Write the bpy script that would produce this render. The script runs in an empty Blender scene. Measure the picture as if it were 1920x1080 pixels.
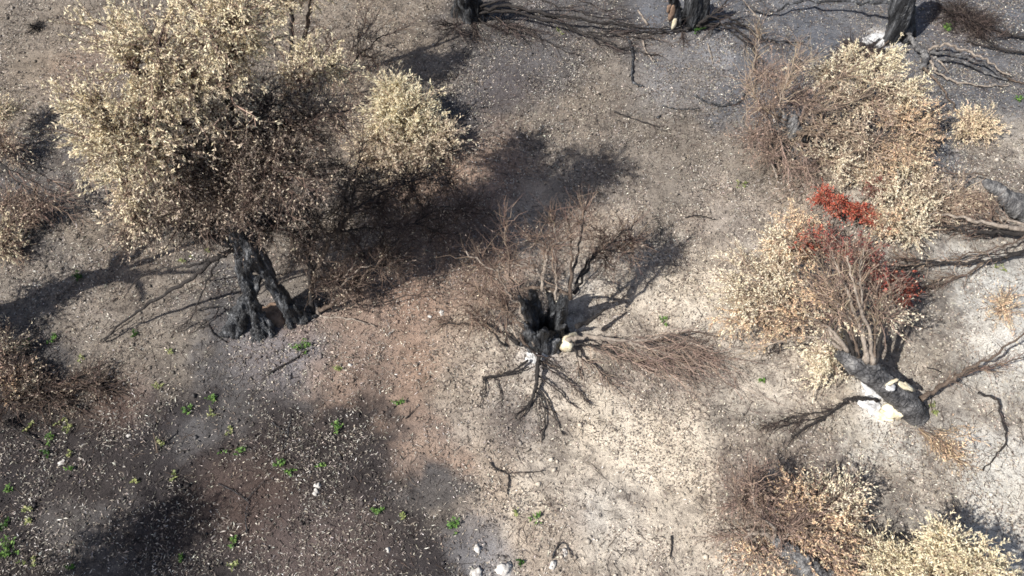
import bpy, math, random
import numpy as np
from mathutils import Vector

# ------------------------------------------------------------------ camera, sky, sun, exposure
scene = bpy.context.scene
C = scene.collection
PITCH = math.radians(60)            # below the horizon
FPX = 1480.0                        # focal length in pixels of the 1920 wide photograph
DIST = 14.8
CAM = np.array((0.0, -DIST*math.cos(PITCH), DIST*math.sin(PITCH)))
cd = bpy.data.cameras.new('camera'); cam = bpy.data.objects.new('camera', cd); C.objects.link(cam)
cam.location = CAM; cam.rotation_euler = (math.radians(90)-PITCH, 0, 0)
cd.sensor_width = 36; cd.lens = 36*FPX/1920; cd.clip_end = 2000
scene.camera = cam

SUN_EL = math.radians(47); SHADOW_AZ = math.radians(28)   # shadows fall to the right and away
w = bpy.data.worlds.new('World'); scene.world = w; w.use_nodes = True
nt = w.node_tree; nt.nodes.clear()
sky = nt.nodes.new('ShaderNodeTexSky'); sky.sky_type = 'NISHITA'; sky.sun_disc = False
sky.sun_elevation = SUN_EL
sdir = Vector((-math.cos(SHADOW_AZ)*math.cos(SUN_EL), -math.sin(SHADOW_AZ)*math.cos(SUN_EL), math.sin(SUN_EL)))
sky.sun_rotation = math.atan2(sdir.x, sdir.y)
sky.air_density = 1.0; sky.dust_density = 2.5
bg = nt.nodes.new('ShaderNodeBackground'); bg.inputs[1].default_value = 0.08
wo = nt.nodes.new('ShaderNodeOutputWorld')
nt.links.new(sky.outputs[0], bg.inputs[0]); nt.links.new(bg.outputs[0], wo.inputs[0])
sl = bpy.data.lights.new('sun', 'SUN'); sl.energy = 4.9; sl.angle = math.radians(0.53); sl.color = (1.0, 0.962, 0.90)
so = bpy.data.objects.new('sun', sl); C.objects.link(so); so.rotation_euler = sdir.to_track_quat('Z', 'Y').to_euler()
so.location = (-20, -14, 20)
scene.view_settings.view_transform = 'Standard'; scene.view_settings.look = 'None'
scene.view_settings.exposure = 0.68; scene.view_settings.gamma = 1.0
scene.cycles.filter_width = 1.7

# ------------------------------------------------------------------ helpers
rng = np.random.default_rng(11)
def lin(c):
    c = np.asarray(c, float)/255.0
    return np.where(c <= 0.04045, c/12.92, ((c+0.055)/1.055)**2.4)
def hash01(ix, iy, iz, seed):
    with np.errstate(over='ignore'):
        h = (ix.astype(np.int64)*374761393 + iy.astype(np.int64)*668265263 + iz.astype(np.int64)*2147483647 + seed*1274126177) & 0xFFFFFFFF
        h = ((h ^ (h >> 13))*1274126177) & 0xFFFFFFFF
        h = ((h ^ (h >> 16))*2246822519) & 0xFFFFFFFF
        h = h ^ (h >> 15)
    return (h & 0xFFFFFF)/float(0xFFFFFF)
def noise2(x, y, seed=0):
    x = np.asarray(x, float); y = np.asarray(y, float)
    ix = np.floor(x); iy = np.floor(y); fx = x-ix; fy = y-iy
    fx = fx*fx*(3-2*fx); fy = fy*fy*(3-2*fy); z = np.zeros_like(ix)
    a = hash01(ix, iy, z, seed); b = hash01(ix+1, iy, z, seed); c = hash01(ix, iy+1, z, seed); d = hash01(ix+1, iy+1, z, seed)
    return (a*(1-fx)+b*fx)*(1-fy)+(c*(1-fx)+d*fx)*fy
def fbm2(x, y, seed=0, octv=4, g=0.55):
    s = 0; a = 1; t = 0
    for o in range(octv):
        s = s + a*noise2(x*2**o+17.3*o, y*2**o-9.1*o, seed+o); t += a; a *= g
    return s/t
def noise3(p, seed=0):
    i = np.floor(p); f = p-i; f = f*f*(3-2*f); r = 0
    for dx in (0, 1):
        for dy in (0, 1):
            for dz in (0, 1):
                wgt = (f[:, 0] if dx else 1-f[:, 0])*(f[:, 1] if dy else 1-f[:, 1])*(f[:, 2] if dz else 1-f[:, 2])
                r = r + wgt*hash01(i[:, 0]+dx, i[:, 1]+dy, i[:, 2]+dz, seed)
    return r
def height(x, y):
    x = np.asarray(x, float); y = np.asarray(y, float)
    return 0.10*(fbm2(x*0.35, y*0.35, 3, 2)-0.5)+0.06*(fbm2(x*1.6, y*1.6, 5, 3)-0.5)+0.02*(noise2(x*7, y*7, 8)-0.5)
def G(px, py, z=0.0):
    """where the ray through a pixel of the photograph meets the level z metres above the ground"""
    u = (px-960)/FPX; v = (540-py)/FPX
    d = np.array((u, math.cos(PITCH)+v*math.sin(PITCH), -math.sin(PITCH)+v*math.cos(PITCH)))
    p = CAM+d*((z-CAM[2])/d[2])
    if z < 1.0: p[2] = z+float(height(p[0], p[1]))*(1-z)
    return p
def PTS(l): return np.array([G(*q) for q in l])
def unit(v): return v/np.maximum(np.linalg.norm(v, axis=-1, keepdims=True), 1e-9)

def spline(p, n):
    p = np.asarray(p, float)
    if len(p) == 2: p = np.array((p[0], p[0]*.5+p[1]*.5, p[1]))
    q = np.vstack((2*p[0]-p[1], p, 2*p[-1]-p[-2]))
    t = np.linspace(0, len(p)-1-1e-6, n); i = np.floor(t).astype(int); f = (t-i)[:, None]
    a, b, c, d = q[i], q[i+1], q[i+2], q[i+3]
    return 0.5*((2*b)+(c-a)*f+(2*a-5*b+4*c-d)*f*f+(3*b-a-3*c+d)*f**3)
def tubes(P, R, S=3):
    """P (N,K,3) centre lines, R (N,K) radii -> vertices and quads"""
    N, K, _ = P.shape
    T = np.empty_like(P); T[:, 1:-1] = P[:, 2:]-P[:, :-2]; T[:, 0] = P[:, 1]-P[:, 0]; T[:, -1] = P[:, -1]-P[:, -2]; T = unit(T)
    ax = unit(P[:, -1]-P[:, 0]); ref = np.where(np.abs(ax[:, 2:3]) < 0.8, np.array((0, 0, 1.0)), np.array((1.0, 0, 0)))[:, None, :]
    A = unit(np.cross(T, np.broadcast_to(ref, T.shape))); B = np.cross(T, A)
    th = np.arange(S)*2*math.pi/S
    V = P[:, :, None, :]+R[:, :, None, None]*(A[:, :, None, :]*np.cos(th)[None, None, :, None]+B[:, :, None, :]*np.sin(th)[None, None, :, None])
    base = (np.arange(N)*K*S)[:, None, None]+(np.arange(K-1)*S)[None, :, None]
    s0 = np.arange(S)[None, None, :]; s1 = (np.arange(S)+1)[None, None, :] % S
    Q = np.stack((base+s0, base+s1, base+S+s1, base+S+s0), -1).reshape(-1, 4)
    return V.reshape(-1, 3), Q
def make(name, V, F, mat, parent=None, col=None, smooth=True, props=None):
    F = np.asarray(F, np.int32); n, k = F.shape
    me = bpy.data.meshes.new(name); me.vertices.add(len(V)); me.vertices.foreach_set('co', np.asarray(V, np.float32).ravel())
    me.loops.add(n*k); me.loops.foreach_set('vertex_index', F.ravel())
    me.polygons.add(n); me.polygons.foreach_set('loop_start', np.arange(0, n*k, k, dtype=np.int32))
    me.polygons.foreach_set('loop_total', np.full(n, k, np.int32))
    if smooth: me.polygons.foreach_set('use_smooth', np.ones(n, bool))
    me.update(calc_edges=True)
    if col is not None:
        a = me.color_attributes.new('Col', 'FLOAT_COLOR', 'POINT')
        if col.shape[1] == 3: col = np.hstack((col, np.ones((len(col), 1))))
        a.data.foreach_set('color', np.asarray(col, np.float32).ravel())
    me.materials.append(mat)
    o = bpy.data.objects.new(name, me); C.objects.link(o); o.parent = parent
    for kk, vv in (props or {}).items(): o[kk] = vv
    return o
def tag(o, label, cat, group=None, kind=None):
    o['label'] = label; o['category'] = cat
    if group: o['group'] = group
    if kind: o['kind'] = kind
    return o
def thing(name, label, cat, group=None):
    o = bpy.data.objects.new(name, None); C.objects.link(o); o.empty_display_size = 0.2
    return tag(o, label, cat, group)

# ------------------------------------------------------------------ materials
def M(name):
    m = bpy.data.materials.new(name); m.use_nodes = True; t = m.node_tree; t.nodes.clear()
    out = t.nodes.new('ShaderNodeOutputMaterial')
    def N(kind, **kw):
        n = t.nodes.new('ShaderNode'+kind)
        for k, v in kw.items():
            if k.startswith('i_'): n.inputs[k[2:].replace('_', ' ')].default_value = v
            else: setattr(n, k, v)
        return n
    return m, t, out, N, t.links.new
def ramp(N, L, src, stops):
    r = N('ValToRGB'); e = r.color_ramp.elements
    while len(e) < len(stops): e.new(0.5)
    for el, (p, c) in zip(e, stops):
        el.position = p; el.color = (*c, 1) if len(c) == 3 else c
    L(src, r.inputs[0]); return r
def leaf_material(name, trans=0.3, rough=0.55):
    m, t, out, N, L = M(name)
    a = N('VertexColor', layer_name='Col'); d = N('BsdfPrincipled', i_Roughness=rough); d.inputs['Specular IOR Level'].default_value = 0.25
    tr = N('BsdfTranslucent'); mx = N('MixShader'); mx.inputs[0].default_value = trans
    L(a.outputs[0], d.inputs['Base Color']); L(a.outputs[0], tr.inputs[0]); L(d.outputs[0], mx.inputs[1]); L(tr.outputs[0], mx.inputs[2]); L(mx.outputs[0], out.inputs[0])
    return m
def bark_material(name, stops, scale=9.0, rough=0.75, bump=0.6, spec=0.3, stretch=(1, 1, 0.35), cracks=True):
    m, t, out, N, L = M(name)
    tc = N('TexCoord'); mp = N('Mapping'); mp.inputs['Scale'].default_value = stretch; L(tc.outputs['Object'], mp.inputs[0])
    n1 = N('TexNoise', i_Scale=scale, i_Detail=7.0, i_Roughness=0.65); L(mp.outputs[0], n1.inputs['Vector'])
    r = ramp(N, L, n1.outputs[0], stops)
    p = N('BsdfPrincipled', i_Roughness=rough); p.inputs['Specular IOR Level'].default_value = spec
    L(r.outputs[0], p.inputs['Base Color'])
    v = N('TexVoronoi', feature='DISTANCE_TO_EDGE', i_Scale=scale*2.2); L(mp.outputs[0], v.inputs['Vector'])
    cr = ramp(N, L, v.outputs[0], [(0.0, (0, 0, 0)), (0.12, (1, 1, 1))])
    n2 = N('TexNoise', i_Scale=scale*5, i_Detail=5.0); L(mp.outputs[0], n2.inputs['Vector'])
    ma = N('Math', operation='MULTIPLY_ADD'); L(cr.outputs[0], ma.inputs[0]); ma.inputs[1].default_value = 0.5 if cracks else 0.0; L(n2.outputs[0], ma.inputs[2])
    b = N('Bump', i_Strength=bump, i_Distance=0.03); L(ma.outputs[0], b.inputs['Height']); L(b.outputs[0], p.inputs['Normal'])
    L(p.outputs[0], out.inputs[0]); return m
MAT = {}
MAT['leaf'] = leaf_material('dry_leaf', 0.2)
MAT['green'] = leaf_material('green_leaf', 0.35, 0.45)
MAT['litter'] = leaf_material('leaf_litter', 0.06, 0.6)
MAT['twig'] = leaf_material('twig_bark', 0.0, 0.7)
MAT['char'] = bark_material('charred_bark', [(0.34, (0.008, 0.008, 0.009)), (0.48, (0.024, 0.025, 0.028)), (0.58, (0.075, 0.079, 0.086)), (0.70, (0.24, 0.24, 0.25))], 9.0, 0.5, 1.0, 0.5, (1, 1, 0.16))
MAT['char_grey'] = bark_material('scorched_grey_bark', [(0.30, (0.026, 0.025, 0.026)), (0.48, (0.09, 0.088, 0.09)), (0.66, (0.24, 0.235, 0.23))], 9.0, 0.7, 0.9, 0.35, (1, 1, 0.2))
MAT['char_log'] = bark_material('cracked_char', [(0.32, (0.008, 0.008, 0.009)), (0.44, (0.045, 0.044, 0.046)), (0.56, (0.10, 0.098, 0.10)), (0.70, (0.22, 0.215, 0.21))], 5.0, 0.6, 1.0, 0.45, (1, 1, 1))
MAT['dark_wood'] = bark_material('dark_burnt_wood', [(0.3, (0.012, 0.011, 0.011)), (0.6, (0.034, 0.029, 0.027)), (0.8, (0.08, 0.070, 0.064))], 14.0, 0.75, 0.6)
MAT['brown_wood'] = bark_material('brown_wood', [(0.3, (0.05, 0.036, 0.028)), (0.55, (0.12, 0.09, 0.07)), (0.8, (0.24, 0.19, 0.15))], 14.0, 0.75, 0.6)
MAT['pale_wood'] = bark_material('pale_dead_wood', [(0.28, (0.10, 0.08, 0.066)), (0.5, (0.25, 0.21, 0.175)), (0.75, (0.42, 0.37, 0.315))], 14.0, 0.75, 0.5)
MAT['cut_wood'] = bark_material('fresh_cut_wood', [(0.3, (0.34, 0.26, 0.17)), (0.48, (0.60, 0.53, 0.38)), (0.68, (0.76, 0.72, 0.58))], 7.0, 0.8, 0.35, cracks=False)
MAT['ash'] = bark_material('white_ash', [(0.32, (0.26, 0.26, 0.265)), (0.5, (0.52, 0.52, 0.52)), (0.7, (0.76, 0.76, 0.755))], 10.0, 0.95, 0.6, 0.1, (1, 1, 1), False)
MAT['soil'] = bark_material('reddish_soil', [(0.3, (0.13, 0.09, 0.065)), (0.55, (0.24, 0.165, 0.12)), (0.8, (0.36, 0.27, 0.21))], 9.0, 0.95, 0.8, 0.1, (1, 1, 1), False)
MAT['stone'] = bark_material('pale_stone', [(0.3, (0.30, 0.28, 0.26)), (0.55, (0.50, 0.48, 0.45)), (0.75, (0.66, 0.64, 0.61))], 5.0, 0.9, 0.5, 0.2, (1, 1, 1), False)

def ground_material():
    m, t, out, N, L = M('burnt_ground')
    a = N('VertexColor', layer_name='Col')                      # soil or ash colour; alpha = how much char lies on it
    tc = N('TexCoord')
    def noise(scale, detail=6, rough=0.6, dist=0.0):
        n = N('TexNoise', i_Scale=scale, i_Detail=float(detail), i_Roughness=rough, i_Distortion=dist); L(tc.outputs['Object'], n.inputs['Vector']); return n.outputs[0]
    n_f = noise(7.0, 10, 0.78, 0.9); n_m = noise(3.2, 6, 0.6, 0.4); n_h = noise(48.0, 5, 0.7)
    s1 = N('Math', operation='MULTIPLY_ADD'); L(n_m, s1.inputs[0]); s1.inputs[1].default_value = 0.55; L(n_f, s1.inputs[2])
    s2 = N('Math', operation='MULTIPLY_ADD'); L(n_h, s2.inputs[0]); s2.inputs[1].default_value = 0.45; L(s1.outputs[0], s2.inputs[2])   # mean ~ 1.0
    th = N('Math', operation='ADD'); L(s2.outputs[0], th.inputs[0]); L(a.outputs['Alpha'], th.inputs[1])
    cr = N('MapRange'); cr.inputs['From Min'].default_value = 1.38; cr.inputs['From Max'].default_value = 1.66; L(th.outputs[0], cr.inputs['Value'])
    dk = N('Mix', data_type='RGBA', blend_type='MULTIPLY'); dk.inputs[0].default_value = 1.0; L(a.outputs['Color'], dk.inputs[6]); dk.inputs[7].default_value = (0.36, 0.35, 0.36, 1)
    mx = N('Mix', data_type='RGBA'); L(cr.outputs[0], mx.inputs[0]); L(a.outputs['Color'], mx.inputs[6]); L(dk.outputs[2], mx.inputs[7])
    g = ramp(N, L, n_h, [(0.30, (0.50, 0.50, 0.51)), (0.52, (1.0, 1.0, 1.0)), (0.72, (1.42, 1.41, 1.39))])
    m2 = N('Mix', data_type='RGBA', blend_type='MULTIPLY'); m2.inputs[0].default_value = 1.0; L(mx.outputs[2], m2.inputs[6]); L(g.outputs[0], m2.inputs[7])
    p = N('BsdfPrincipled', i_Roughness=0.95); p.inputs['Specular IOR Level'].default_value = 0.1
    n_x = noise(115.0, 3, 0.6)
    g2 = ramp(N, L, n_x, [(0.32, (0.62, 0.62, 0.62)), (0.5, (1.0, 1.0, 1.0)), (0.68, (1.36, 1.36, 1.35))])
    m3 = N('Mix', data_type='RGBA', blend_type='MULTIPLY'); m3.inputs[0].default_value = 1.0; L(m2.outputs[2], m3.inputs[6]); L(g2.outputs[0], m3.inputs[7])
    L(m3.outputs[2], p.inputs['Base Color'])
    b = N('Bump', i_Strength=0.8, i_Distance=0.05); L(s2.outputs[0], b.inputs['Height']); L(b.outputs[0], p.inputs['Normal'])
    L(p.outputs[0], out.inputs[0]); return m
MAT['ground'] = ground_material()

# ------------------------------------------------------------------ ground: one sheet, fine where the photograph looks
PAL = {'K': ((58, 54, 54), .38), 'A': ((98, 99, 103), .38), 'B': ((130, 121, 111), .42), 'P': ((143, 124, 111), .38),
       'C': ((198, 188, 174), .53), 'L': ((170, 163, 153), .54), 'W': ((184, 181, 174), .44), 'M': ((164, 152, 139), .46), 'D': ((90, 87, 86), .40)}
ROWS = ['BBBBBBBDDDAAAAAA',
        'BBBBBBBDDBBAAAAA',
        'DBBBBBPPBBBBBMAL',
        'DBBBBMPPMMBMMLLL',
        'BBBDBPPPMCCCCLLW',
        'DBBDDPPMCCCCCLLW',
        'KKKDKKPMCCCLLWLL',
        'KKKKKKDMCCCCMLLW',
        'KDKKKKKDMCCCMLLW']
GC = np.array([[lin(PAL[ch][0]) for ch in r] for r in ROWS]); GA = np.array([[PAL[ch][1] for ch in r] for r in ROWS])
SPOTS = [  # px, py, radius m, colour, strength, char
    (1640, 752, .38, (212, 209, 205), .7, .2), (1012, 672, .28, (205, 200, 196), .8, .1), (1655, 72, .30, (215, 214, 214), .9, .05),
    (520, 650, .8, (128, 122, 122), .8, .2), (1040, 690, .5, (150, 143, 140), .6, .35), (965, 790, .45, (105, 98, 97), .65, .5),
    (1240, 690, 1.0, (120, 105, 96), .5, .55), (1050, 810, .35, (120, 112, 106), .5, .5), (1270, 150, .9, (114, 115, 119), .6, .25),
    (1345, 110, .4, (142, 143, 147), .6, .15), (1560, 150, .5, (95, 85, 82), .6, .4), (1000, 60, .9, (96, 94, 96), .5, .3), (950, 160, .8, (86, 80, 80), .6, .3),
    (1800, 40, .6, (112, 98, 92), .6, .4), (1380, 890, .5, (112, 100, 96), .6, .5), (900, 1010, .5, (122, 120, 122), .6, .3), (935, 1060, .4, (135, 133, 134), .7, .2),
    (160, 130, .8, (136, 116, 104), .5, .3), (800, 640, .7, (146, 125, 111), .5, .3), (760, 560, .5, (146, 120, 104), .5, .3), (790, 830, .22, (160, 138, 120), .5, .1),
    (220, 740, .5, (112, 92, 82), .5, .3), (470, 930, .8, (88, 74, 68), .6, .25), (600, 1050, .9, (104, 92, 88), .6, .3), (1520, 870, .6, (140, 134, 130), .5, .5),
    (1150, 800, .7, (206, 196, 180), .6, .34), (1300, 560, .8, (206, 196, 180), .5, .36), (1250, 840, .8, (206, 196, 180), .6, .34), (1850, 870, .7, (200, 197, 190), .5, .3),
    (1880, 640, .6, (200, 196, 188), .5, .3), (560, 620, .25, (140, 116, 102), .4, .2)]
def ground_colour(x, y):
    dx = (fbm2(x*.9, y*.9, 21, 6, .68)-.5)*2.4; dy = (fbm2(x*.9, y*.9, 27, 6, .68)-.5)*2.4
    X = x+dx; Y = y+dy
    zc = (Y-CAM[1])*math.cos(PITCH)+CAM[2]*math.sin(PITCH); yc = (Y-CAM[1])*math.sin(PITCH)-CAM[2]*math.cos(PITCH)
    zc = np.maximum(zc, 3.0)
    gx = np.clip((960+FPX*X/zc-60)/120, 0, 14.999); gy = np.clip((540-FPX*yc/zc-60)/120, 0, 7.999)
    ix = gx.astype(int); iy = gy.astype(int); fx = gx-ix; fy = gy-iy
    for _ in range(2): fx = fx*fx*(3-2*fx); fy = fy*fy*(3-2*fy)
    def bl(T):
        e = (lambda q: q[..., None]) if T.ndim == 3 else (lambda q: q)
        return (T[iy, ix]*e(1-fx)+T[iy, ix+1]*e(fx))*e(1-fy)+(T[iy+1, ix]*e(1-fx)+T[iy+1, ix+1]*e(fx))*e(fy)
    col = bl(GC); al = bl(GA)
    for px, py, r, c, st, ch in SPOTS:
        p = G(px, py); d2 = ((x+dx*.25-p[0])**2+(y+dy*.25-p[1])**2)/(r*r); m = st*np.exp(-d2*d2*.7)
        col = col*(1-m[..., None])+lin(c)*m[..., None]; al = al*(1-m)+ch*m
    v = (fbm2(x*1.9, y*1.9, 33, 5, .65)-.5)
    col = col*(1+.55*v)[..., None]
    hue = (fbm2(x*.7, y*.7, 41, 3)-.5)
    col = col*np.stack((1+.10*hue, 1+0*hue, 1-.14*hue), -1)
    al = al+.30*(fbm2(x*1.3, y*1.3, 51, 4)-.5)
    return np.clip(col, .008, .85), np.clip(al, 0, 1)
def axis(lo, hi, step, far): 
    a = np.arange(lo, hi+1e-6, step); o = []; d = step; v = hi
    while v < far: d *= 1.5; v += d; o.append(v)
    p = []; d = step; v = lo
    while v > -far: d *= 1.5; v -= d; p.append(v)
    return np.concatenate((p[::-1], a, o))
gx_ = axis(-13.5, 13.5, .055, 400); gy_ = axis(-6.2, 9.2, .055, 400)
X, Y = np.meshgrid(gx_, gy_)
gz = height(X, Y)+.012*(noise2(X*19, Y*19, 77)-.5)
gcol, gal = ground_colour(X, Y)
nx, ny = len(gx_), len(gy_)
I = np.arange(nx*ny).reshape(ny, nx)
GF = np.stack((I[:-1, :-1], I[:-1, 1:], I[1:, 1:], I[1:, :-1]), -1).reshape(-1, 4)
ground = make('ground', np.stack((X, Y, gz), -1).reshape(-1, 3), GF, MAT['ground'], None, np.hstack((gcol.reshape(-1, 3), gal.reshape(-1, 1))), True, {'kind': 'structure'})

# ------------------------------------------------------------------ leaves, twigs, branches, trunks
def cap_hue(c, top=.80): return c*np.minimum(1, top/c.max(1, keepdims=True))
def mute(c, k): return c*(1-k)+k*(c@np.array((.5, .42, .08)))[:, None]*np.array((1.04, 1.0, .9))
def palette(pal, n):
    cols = np.array([lin(p[0]) for p in pal]); wt = np.array([p[1] for p in pal], float); wt /= wt.sum()
    c = cols[rng.choice(len(pal), n, p=wt)]
    return cap_hue(c*rng.uniform(.78, 1.2, (n, 1))*rng.uniform(.95, 1.05, (n, 3)), .85)
def leaves(P, D, Lg, Wd, cols, up=None, curl=.25):
    """lance-shaped folded leaves, four corners and two triangles each"""
    n = len(P); D = unit(D)
    r = rng.normal(size=(n, 3)) if up is None else up+rng.normal(size=(n, 3))*.35
    S = unit(np.cross(D, r)); U = np.cross(S, D)
    Lg = Lg[:, None]; Wd = Wd[:, None]
    b = P; t = P+D*Lg+U*Lg*rng.uniform(-curl, curl, (n, 1))
    m = P+D*Lg*.48+U*Lg*rng.uniform(0, curl, (n, 1))
    V = np.stack((b, m+S*Wd*.5, t, m-S*Wd*.5), 1).reshape(-1, 3)
    k = np.arange(n)[:, None]*4
    F = np.vstack((k+np.array((0, 1, 2)), k+np.array((0, 2, 3))))
    return V, F, np.repeat(cols, 4, 0)
def sprays(P, D, Lg, r0, r1, K=4, droop=0.0, wob=.18, S=3):
    """N twigs from P along D"""
    n = len(P); D = unit(D); t = np.linspace(0, 1, K)
    side = unit(rng.normal(size=(n, 3)))
    path = P[:, None, :]+D[:, None, :]*(Lg[:, None]*t)[:, :, None]
    path = path+side[:, None, :]*(Lg[:, None]*(t**2)*wob)[:, :, None]*rng.uniform(-1.6, 1.6, (n, 1, 1))
    path[:, 1:-1] += rng.normal(size=(n, K-2, 3))*Lg[:, None, None]*.06
    path[:, :, 2] -= droop*Lg[:, None]*t**2
    R = r0[:, None]*(1-t)+r1[:, None]*t
    return path, R
class Tree:
    def __init__(s, name, label, cat, base, group=None, twig=((96, 76, 64), 1)):
        s.o = thing(name, label, cat, group); b = G(*base)
        s.o.location = b; s.b = b; s.tp = []; s.lp = []; s.twigcol = twig
    def loc(s, V): return V-s.b
    def branch(s, pts, r0, r1, mat='brown_wood', n=None, S=7, wob=.03, name='branch', world=False, cap=True):
        p = np.asarray(pts) if world else PTS(pts)
        n = n or max(8, 5*len(p)); q = spline(p, n)
        L = np.linalg.norm(np.diff(q, axis=0), axis=1).sum()
        j = rng.normal(size=(n, 3))*wob*min(L, 2.0)*.35; j[0] = 0
        q = q+j
        R = (r0+(r1-r0)*np.linspace(0, 1, n)**.8)*rng.uniform(.74, 1.24, n)
        Q = np.vstack((q, q[-1]+(q[-1]-q[-2])*.05)); R = np.append(R, R[-1]*.15)
        if cap: Q = np.vstack((q[0]-(q[1]-q[0])*.03, Q)); R = np.append(R[0]*.1, R)
        V, F = tubes(Q[None], R[None], S)
        o = make(name, s.loc(V), F, MAT[mat], s.o)
        return q
    def twigs(s, P, D, Lg, r0=.006, r1=.0022, K=4, droop=0., wob=.18, col=None):
        n = len(P)
        path, R = sprays(P, D, Lg, np.full(n, r0)*rng.uniform(.7, 1.3, n), np.full(n, r1), K, droop, wob)
        path[:, :, 2] = np.maximum(path[:, :, 2], height(path[:, :, 0], path[:, :, 1])+.012)
        V, F = tubes(path, R, 3)
        c = palette(col or [s.twigcol], n)
        s.tp.append((s.loc(V), F, np.repeat(c, K*3, 0)))
        return path
    def foliage(s, path, per, pal, Lg=(.036, .066), Wd=(.011, .0175), spread=.9, tmin=.15):
        n, K, _ = path.shape
        m = int(n*per*1.4); wt = rng.gamma(1.1, 1., n)+.06; i = rng.choice(n, m, p=wt/wt.sum()); t = rng.uniform(tmin, 1, m)*(K-1); k = np.minimum(t.astype(int), K-2); f = (t-k)[:, None]
        P = path[i, k]*(1-f)+path[i, k+1]*f; D = unit(path[i, k+1]-path[i, k])+rng.normal(size=(m, 3))*spread*.62
        D[:, 2] -= .1
        tone = np.repeat((rng.uniform(.8, 1.16, n)*(.76+.48*noise3(path[:, 0]*2.3, 91)))[:, None], 3, 1)
        V, F, c = leaves(P, D, rng.uniform(*Lg, m), rng.uniform(*Wd, m), cap_hue(mute(palette(pal, m), .05 if pal in (RED, DARKRED) else .12 if pal in (ORANGE, RUST) else .34)*tone[i]*1.34))
        V[:, 2] = np.maximum(V[:, 2], height(V[:, 0], V[:, 1])+.008)
        s.lp.append((s.loc(V), F, c))
    def side_twigs(s, q, n, Lg, out=.9, up=.2, t0=.2, **kw):
        """n twigs along branch line q"""
        K = len(q); t = rng.uniform(t0, 1, n)*(K-1); k = np.minimum(t.astype(int), K-2); f = (t-k)[:, None]
        P = q[k]*(1-f)+q[k+1]*f; D = unit(q[k+1]-q[k])+rng.normal(size=(n, 3))*out*.62+np.array((0, 0, up))
        return s.twigs(P, D, rng.uniform(Lg*.45, Lg*1.2, n), **kw)
    def cluster(s, px, py, z, rad, attach, nb=14, nt=10, nl=14, pal=None, r0=.014, tl=.34, tr=.0055, mess=.55, col=None, spread=.9, up=.15, Lg=(.036, .066), main=True, mat='brown_wood', mr=.03, Wd=(.011, .0175), droop=.05):
        """boughs from the attachment into an ellipsoid, twigs on the boughs, leaves on the twigs"""
        c = G(px, py, z); a = np.asarray(attach, float) if len(attach) == 3 and isinstance(attach, np.ndarray) else G(*attach)
        rad = np.array(rad)
        if main:
            mid = a*.5+c*.5+np.array((0, 0, .12*np.linalg.norm(c-a)))+rng.normal(size=3)*.06*np.linalg.norm(c-a)
            s.branch([a, mid, c], mr, mr*.35, mat, world=True, wob=.03, S=6)
        d = unit(rng.normal(size=(nb, 3))); tgt = c+d*rad*rng.uniform(.2, 1.3, (nb, 1))
        st = a+(c-a)*rng.uniform(.45, .98, (nb, 1))
        st = st+np.array((0, 0, .10*np.linalg.norm(c-a)))*(4*((st-a)[:, :1]*0+.18))
        v = tgt-st; Lb = np.linalg.norm(v, axis=1)
        B = s.twigs(st, v, Lb, r0, .004, 6, 0, .16, col)
        n = nb*nt; i = np.repeat(np.arange(nb), nt); t = rng.uniform(.25, 1, n)*5; k = np.minimum(t.astype(int), 4); f = (t-k)[:, None]
        P = B[i, k]*(1-f)+B[i, k+1]*f; D = unit(B[i, k+1]-B[i, k])*.8+rng.normal(size=(n, 3))*mess+unit(P-c)*.35+np.array((0, 0, up))
        T = s.twigs(P, D, rng.uniform(tl*.4, tl*1.3, n), tr, .002, 4, droop, .25, col)
        if nl and pal: s.foliage(T, nl, pal, spread=spread, Lg=Lg, Wd=Wd)
        return T
    def done(s):
        par = s.o
        for nm, L, mt in (('twigs', s.tp, 'twig'), ('foliage', s.lp, 'leaf')):
            if not L: continue
            V = []; F = []; c = []; o = 0
            for v, f, cc in L: V.append(v); F.append(f+o); c.append(cc); o += len(v)
            par = make(nm, np.vstack(V), np.vstack(F), MAT[mt], par, np.vstack(c), nm == 'twigs', {'kind': 'stuff'})
        return s.o
    def trunk(s, parts, mat='char', voxel=.028, rough=.05, seed=1, name='trunk', world=False):
        """parts: list of (points, radii); the columns are fused into one gnarled surface"""
        Vs = []; Fs = []; o = 0
        for pts, radii in parts:
            p = np.asarray(pts, float) if world else PTS(pts)
            n = 6*len(p); q = spline(p, n); R = np.interp(np.linspace(0, 1, n), np.linspace(0, 1, len(radii)), radii)
            Q = np.vstack((q[0]-(q[1]-q[0])*.3, q, q[-1]+(q[-1]-q[-2])*.3)); R = np.concatenate(([.01], R, [.01]))
            V, F = tubes(Q[None], R[None], 12); Vs.append(V); Fs.append(F+o); o += len(V)
            # close the two ends
        V = np.vstack(Vs); F = np.vstack(Fs)
        tmp = make('tmp', V, F, MAT[mat]); md = tmp.modifiers.new('r', 'REMESH'); md.mode = 'VOXEL'; md.voxel_size = voxel
        bpy.context.view_layer.update()
        ev = tmp.evaluated_get(bpy.context.evaluated_depsgraph_get()); me = bpy.data.meshes.new_from_object(ev)
        nv = len(me.vertices); co = np.empty(nv*3, np.float32); me.vertices.foreach_get('co', co); co = co.reshape(-1, 3).astype(float)
        nm = np.empty(nv*3, np.float32); me.vertices.foreach_get('normal', nm); nm = nm.reshape(-1, 3)
        a = noise3(co*np.array((7, 7, 1.6)), seed)-.5; b = noise3(co*np.array((22, 22, 3.0)), seed+5)-.5; c2 = noise3(co*np.array((50, 50, 7)), seed+9)-.5
        co = co+nm*(a*rough*1.5+b*rough*1.1+c2*rough*.5)[:, None]
        me.vertices.foreach_set('co', (co-s.b).astype(np.float32).ravel())
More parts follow.
